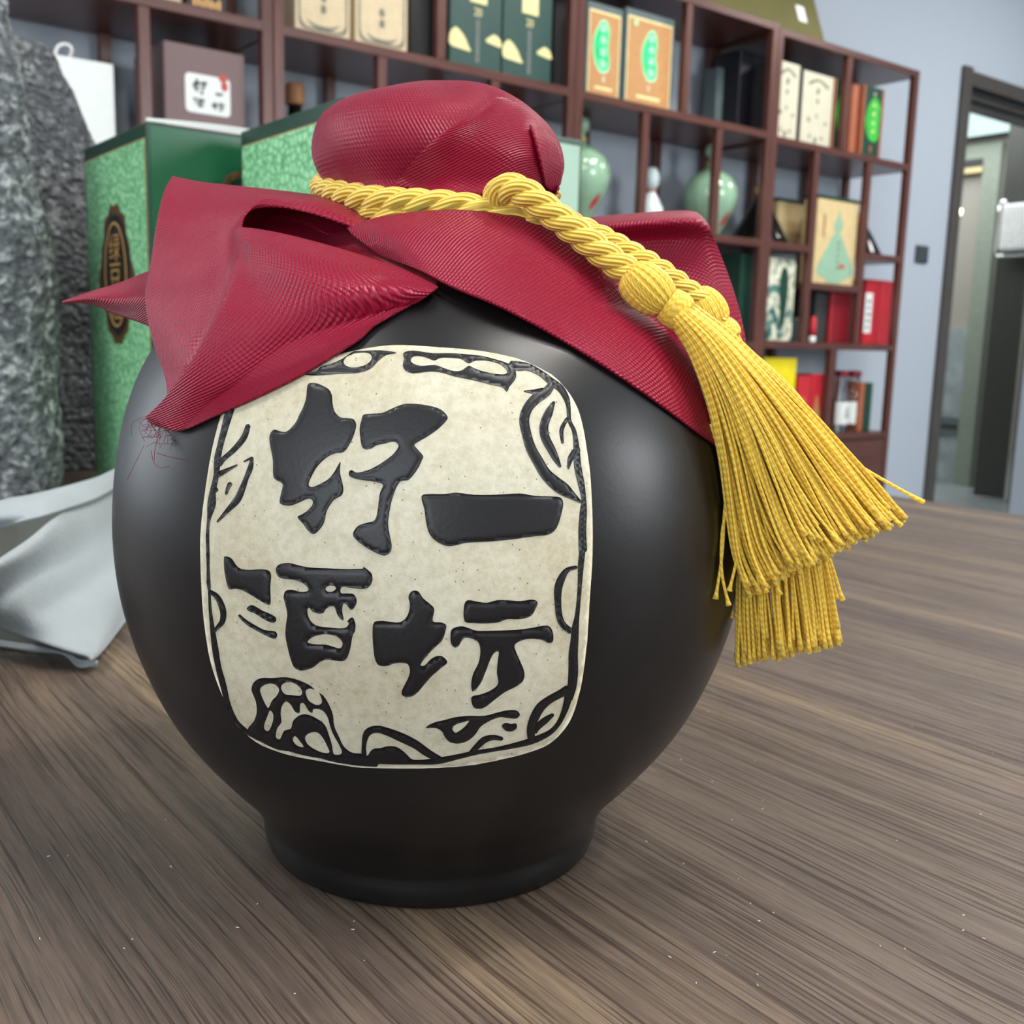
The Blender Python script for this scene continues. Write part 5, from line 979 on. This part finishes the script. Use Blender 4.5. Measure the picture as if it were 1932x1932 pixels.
def vase(px, Yc, label):
    sh = [(0, 0), (.030, 0), (.034, .006), (.044, .03), (.064, .065), (.082, .100), (.092, .135), (.090, .165), (.074, .195), (.046, .217), (.024, .228), (.017, .236), (.0155, .245)]
    ps = [('neck_ring', [(0, .243), (.0155, .243), (.018, .247), (.0155, .252), (0, .252)], M['brass']), ('neck', [(0, .251), (.012, .251), (.011, .268), (0, .268)], M['celadon']), ('stopper', [(0, .266), (.016, .267), (.022, .276), (.025, .288), (.022, .302), (.012, .311), (0, .313)], M['celadon'])]
    t, x = bottle('vase', label, 'vase', px, Yc, Z2, sh, M['celadon'], ps, 48, 'celadon vases in the third shelf unit')
    for k, (da, zc, hw, hh) in enumerate(((-0.02, .062, .010, .026),)):       # red leaf mark on the right front
        a = -1.45; rr = lambda z: np.interp(z, [.03, .065, .1, .135, .165], [.044, .064, .082, .092, .090])
        V = []; n = 12
        for q in range(n):
            z = zc-hh+2*hh*q/(n-1); ww = hw*math.sin(PI*q/(n-1))+0.0006; r = rr(z)+0.0012; 
            for s in (-1, 1): aa = a+(s*ww+(z-zc)*0.28)/r; V.append((x+r*math.cos(aa), Yc+r*math.sin(aa), Z2+z))
        mesh('red_mark', V, [(2*q, 2*q+1, 2*q+3, 2*q+2) for q in range(n-1)], M['red'], t)
    return t
vase((1094, 340), YS+0.14, 'round celadon vase with a red mark, half hidden by the sage box')
vase((1340, 370), YS+0.14, 'round celadon vase with ball stopper and red mark, behind a shelf divider')
bottle('gourd_bottle', 'pale blue-white gourd shaped bottle between the two celadon vases', 'bottle', (1228, 380), YS+0.15, Z2, [(0, 0), (.036, 0), (.046, .02), (.048, .045), (.040, .075), (.026, .105), (.016, .122), (.014, .128)], M['palewhite'],
       [('waist_cord', [(0, .126), (.0155, .127), (.017, .130), (.0155, .133), (0, .134)], M['copper']), ('upper_bulb', [(0, .132), (.014, .133), (.022, .150), (.025, .168), (.023, .186), (.017, .198), (.012, .203), (0, .205)], M['palewhite'])])
CONE = [(0, 0), (.098, 0), (.108, .006), (.111, .016), (.104, .030), (.070, .090), (.036, .148), (.020, .176), (.014, .190)]
CAPP = [('cap', [(0, .188), (.020, .188), (.025, .194), (.022, .202), (.025, .210), (.016, .222), (0, .226)], M['brass'])]
def hexa(pr, k=1.0): return [(r*k, z*k) for r, z in pr]
bottle('cone_bottle', 'gloss black cone shaped bottle with a brass cap, next to the second celadon vase', 'bottle', (1434, 400), YS+0.155, Z2, hexa(CONE, 0.94), M['blackglaze'], [(n, hexa(p, 0.94), m) for n, p, m in CAPP], 40, 'black cone bottles on the shelves')
bottle('cone_bottle', 'gloss black cone shaped bottle with a brass cap, behind the cream celadon-print box', 'bottle', (1624, 430), YS+0.19, Z2, hexa(CONE, 0.80), M['blackglaze'], [(n, hexa(p, 0.80), m) for n, p, m in CAPP], 40, 'black cone bottles on the shelves')
carton('bottle_box', 'blackish green box low in the third shelf unit, beside the crimson flap', 'box', 1396, 1428, 560, 478, Z3, M['dgreen2'], 0.12, YFR+0.02)
# fourth unit, top row
for i, (a, b, yt, lab) in enumerate(((1461, 1505, 116, 'ivory box with faded ink print and black side, left one of the pair'), (1512, 1570, 138, 'ivory box with faded ink print and black side, right one of the pair'))):
    t, x0, x1, zt, fr, w, h = carton('bottle_box', lab, 'box', a, b, 200, yt, 0.861, M['charcoal'], 0.10, None, 'ivory boxes in the fourth shelf unit')
    plate('front_panel', rrect(0.001, 0.001, w-0.001, h-0.001), fr, M['ivory'], t, th=0.0009)
    plate('printed_border', closed_smooth([(w*0.2, h*0.86), (w*0.5, h*0.925), (w*0.82, h*0.86), (w*0.8, h*0.82), (w*0.5, h*0.895), (w*0.22, h*0.82)]), fr, M['ink'], t, th=0.0014)
    for j, (u, v, s) in enumerate(((.5, .76, .011), (.5, .62, .009), (.5, .42, .007), (.25, .35, .009), (.8, .33, .008), (.3, .13, .008), (.7, .12, .008), (.5, .08, .012))): plate('printed_mark', ell(w*u, h*v, s*0.7, s, 9)+np.random.default_rng(j).normal(0, .0012, (9, 2)), fr, M['ink'], t, th=0.0014)
    plate('dark_edge', rrect(w*0.99, 0.001, w+0.001, h), fr, M['black'], t, th=0.0004)
for i, (a, b, yt, lab) in enumerate(((1574, 1598, 150, 'dark green box with a leaf green bean print, partly behind the shelf divider'), (1630, 1662, 163, 'dark green box with a leaf green bean print and copper sides, at the right end'))):
    t, x0, x1, zt, fr, w, h = carton('bottle_box', lab, 'box', a, b, 225, yt, 0.861, M['dgreen2'], 0.08, None, 'dark green bean boxes in the fourth shelf unit')
    cu, cv = w*0.52, h*0.55; P = closed_smooth([(cu+w*0.42*x*1.1, cv+h*0.31*y) for x, y in ((.2,1),(.75,.75),(.85,.2),(.75,-.2),(.85,-.7),(.4,-1),(-.3,-.9),(-.8,-.5),(-.9,.1),(-.6,.6),(-.2,.9))], 3)
    bn = plate('bean_print', P, fr, M['bean2'], t, th=0.0010)
    for k in range(4): plate('printed_mark', ell(cu+0.003, cv+h*(0.20-0.125*k), 0.006, 0.007, 8), fr, M['palegold'], bn, th=0.0014)
    blobs(t, fr, w*0.55, h*0.90, 0.012, 0.014, 1, M['ivory'], 8); plate('seal_mark', ell(w*0.5, h*0.13, 0.005, 0.014, 10), fr, M['seal'], t)
    box('copper_side', x0-0.010, x0-0.0005, YFR-0.001, YFR+0.08, 0.861, zt, M['copper'], t, 0.001); box('copper_side', x1+0.0005, x1+0.010, YFR-0.001, YFR+0.08, 0.861, zt, M['copper'], t, 0.001)
carton('book', 'slim copper brown book standing left of the dark green bean box', 'book', 1606, 1617, 225, 158, 0.861, M['copper'], 0.12)
# fourth unit, middle rows
def lidded(label, a, b, py, pyt, z, dep, Y):
    t, x0, x1, zt, fr, w, h = carton('gift_box', label, 'box', a, b, py, pyt, z, M['tan'], dep, Y)
    box('lid_edge', x0-0.002, x1+0.002, Y-0.002, Y+dep+0.002, zt, zt+0.012, M['dgreen2'], t, 0.001); return t, x0, x1, zt, fr, w, h
t, x0, x1, zt, fr, w, h = lidded('tan box with dark green lid and a brown rope print, behind the black cone bottle', 1466, 1526, 420, 383, Z2, 0.10, YS+0.17)
P = catmull([(w*0.45, h*0.02), (w*0.62, h*0.22), (w*0.72, h*0.45), (w*0.78, h*0.7)], 14); plate('rope_print', np.vstack([P+(0.004, 0), (P-(0.004, 0))[::-1]]), fr, M['cork'], t)
t, x0, x1, zt, fr, w, h = lidded('cream box with dark green lid printed with a celadon pear bottle', 1539, 1616, 450, 378, 0.399, 0.06, YFR-0.01)
P = closed_smooth([(w*u, h*v) for u, v in ((.50,.62),(.42,.60),(.30,.46),(.14,.28),(.07,.17),(.12,.10),(.30,.06),(.34,.02),(.66,.02),(.72,.06),(.90,.11),(.95,.18),(.88,.30),(.72,.47),(.60,.60))], 4)
bt = plate('bottle_print', P, fr, M['celadon'], t, th=0.0010); plate('stopper_print', closed_smooth([(w*u, h*v) for u, v in ((.44,.64),(.60,.64),(.62,.74),(.56,.82),(.53,.90),(.50,.82),(.43,.74))]), fr, M['celadon'], bt, th=0.0012)
for k in range(5): plate('printed_mark', ell(w*0.56, h*(0.50-0.075*k), 0.007, 0.007, 8), fr, M['ink'], bt, th=0.0014)
plate('seal_mark', rrect(w*0.60, h*0.20, w*0.74, h*0.25), fr, M['seal'], bt, th=0.0015); plate('vertical_line', rrect(w*0.16, h*0.55, w*0.20, h*0.82), fr, M['cork'], t, th=0.0010)
t, x0, x1, zt, fr, w, h = carton('gift_box', 'tall box with an ink landscape print, left end of its shelf row', 'box', 1449, 1498, 565, 487, 0.191, M['land'], 0.09)
P = closed_smooth([(w*u, h*v) for u, v in ((.5,.88),(.62,.89),(.72,.80),(.74,.6),(.70,.35),(.58,.16),(.48,.18),(.46,.4),(.40,.6),(.42,.8))]); plate('dark_figure', P, fr, M['dgreen2'], t)
carton('bottle_box', 'charcoal box standing between the landscape box and the dark red box', 'box', 1538, 1565, 600, 552, 0.191, M['charcoal'], 0.12, YFR+0.02)
t, x0, x1, zt, fr, w, h = carton('gift_box', 'dark red plain box under the cream celadon-print box', 'box', 1566, 1618, 600, 548, 0.191, M['dred'], 0.10, YFR+0.005); plate('printed_edge', rrect(0.001, 0.001, w*0.06, h-0.001), fr, M['red'], t)
t, x0, x1, zt, fr, w, h = carton('gift_box', 'bright red box with a white paper strip, at the right end of its row', 'box', 1632, 1682, 590, 528, 0.191, M['red'], 0.10, YFR+0.03)
plate('fold_line', rrect(w*0.48, 0.001, w*0.50, h-0.001), fr, M['dred'], t); p = plate('paper_strip', rrect(-w*0.02, h*0.17, w*0.24, h*0.79, 0.004), fr, M['paperwhite'], t, th=0.0012)
for k in range(5): plate('printed_mark', rrect(w*0.06, h*(0.24+0.1*k), w*(0.14+0.02*(k % 3)), h*(0.28+0.1*k)), fr, M['charcoal'], p, th=0.0016)
bottle('bottle', 'tiny red and white bottle standing before the charcoal box', 'bottle', (1532, 640), YS+0.02, 0.190, [(0, 0), (.011, 0), (.012, .003), (.012, .022), (0, .022)], M['white'], [('red_top', [(0, .022), (.012, .022), (.0125, .05), (.011, .085), (.006, .092), (0, .093)], M['red'])], 16)
carton('book', 'slim grey book leaning upright right of the landscape box', 'book', 1503, 1510, 625, 602, 0.191, M['slate'], 0.10)
carton('book', 'slim white book right of the grey one', 'book', 1511, 1515, 625, 600, 0.191, M['ivory'], 0.10)
# fourth unit, lowest open row
carton('gift_box', 'bright yellow box in the lowest open row, behind the tassel', 'box', 1440, 1501, 720, 675, Z4+0.001, M['yellow'], 0.10)
for a, b, yt, lab in ((1504, 1528, 710, 'red box with orange flame print, left one beside the yellow box'), (1530, 1552, 706, 'red box with orange flame print, right one beside the yellow box')):
    t, x0, x1, zt, fr, w, h = carton('bottle_box', lab, 'box', a, b, 760, yt, Z4+0.001, M['red'], 0.08, None, 'red boxes in the lowest open row')
    plate('flame_print', closed_smooth([(w*.3, .01), (w*.2, h*.3), (w*.4, h*.6), (w*.5, h*.66), (w*.62, h*.5), (w*.8, h*.3), (w*.7, .01)]), fr, M['orange'], t)
for k, (px, lab) in enumerate(((1584, 'clear glass bottle with red cap and white label, left one of two'), (1608, 'clear glass bottle with red cap and white label, right one of two'))):
    t, x = bottle('glass_bottle', lab, 'bottle', (px, 760), YS+0.08, Z4+0.001, [(0, 0.002), (.030, .0), (.034, .006), (.034, .13), (.030, .155), (.024, .175), (.022, .20), (.020, .212), (0, .212)], M['glass'], [('cap', [(0, .21), (.026, .21), (.027, .214), (.027, .228), (.02, .232), (0, .232)], M['dred'])], 28, 'clear glass bottles in the lowest open row')
    V = []; n = 14
    for q in range(n+1):
        a = -PI*0.93+PI*0.86*q/n; V += [(x+.0345*math.cos(a), YS+0.08+.0345*math.sin(a), Z4+0.03), (x+.0345*math.cos(a), YS+0.08+.0345*math.sin(a), Z4+0.115)]
    lb = mesh('paper_label', V, [(2*q, 2*q+2, 2*q+3, 2*q+1) for q in range(n)], M['paperwhite'], t)
    for q in range(3): plate('printed_mark', rrect(x-0.010+0.002*q, 0.058+0.014*q, x+0.012-0.003*q, 0.064+0.014*q), ((0, YS+0.08-0.0352, Z4), (1, 0, 0), (0, 0, 1), (0, -1, 0)), M['charcoal'], lb)
carton('bottle_box', 'copper brown box right of the glass bottles', 'box', 1622, 1629, 770, 722, Z4+0.001, M['copper'], 0.09)
carton('bottle_box', 'blackish green box at the right end of the lowest open row', 'box', 1631, 1644, 770, 722, Z4+0.001, M['dgreen2'], 0.09)
# on top of the shelves
A = onY(1330, -22, YS+0.03); B = onY(1562, 62, YS+0.03); 
t = root('wooden_sign', ((A[0]+B[0])/2, YS+0.05, 1.21), 'olive brown board with a small white sticker, leaning on top of the shelves', 'board')
zb = 1.2075; lean = 0.16; xr = float(B[0]); Hs = 0.42
def lb_(x, u, dy=0.0): return (x-u*Hs*0.0, YS+0.04+u*lean+dy, zb+u*Hs)
V = []; 
for dy in (0.0, 0.018): V += [lb_(2.45, 0, dy), lb_(xr, 0, dy), lb_(xr, 1, dy), lb_(2.45, 1, dy)]
mesh('board', V, [(0, 1, 2, 3), (7, 6, 5, 4), (0, 4, 5, 1), (1, 5, 6, 2), (2, 6, 7, 3), (3, 7, 4, 0)], M['olive'], t)
nrm = np.array([0, -Hs, lean]); nrm = nrm/np.linalg.norm(nrm); fr = ((2.45, YS+0.04, zb), (1, 0, 0), np.array([0, lean, Hs])/math.hypot(lean, Hs), nrm)
wx = xr-2.45; plate('sticker', rrect(wx-0.12, 0.055, wx-0.075, 0.115, 0.006), fr, M['paperwhite'], t)
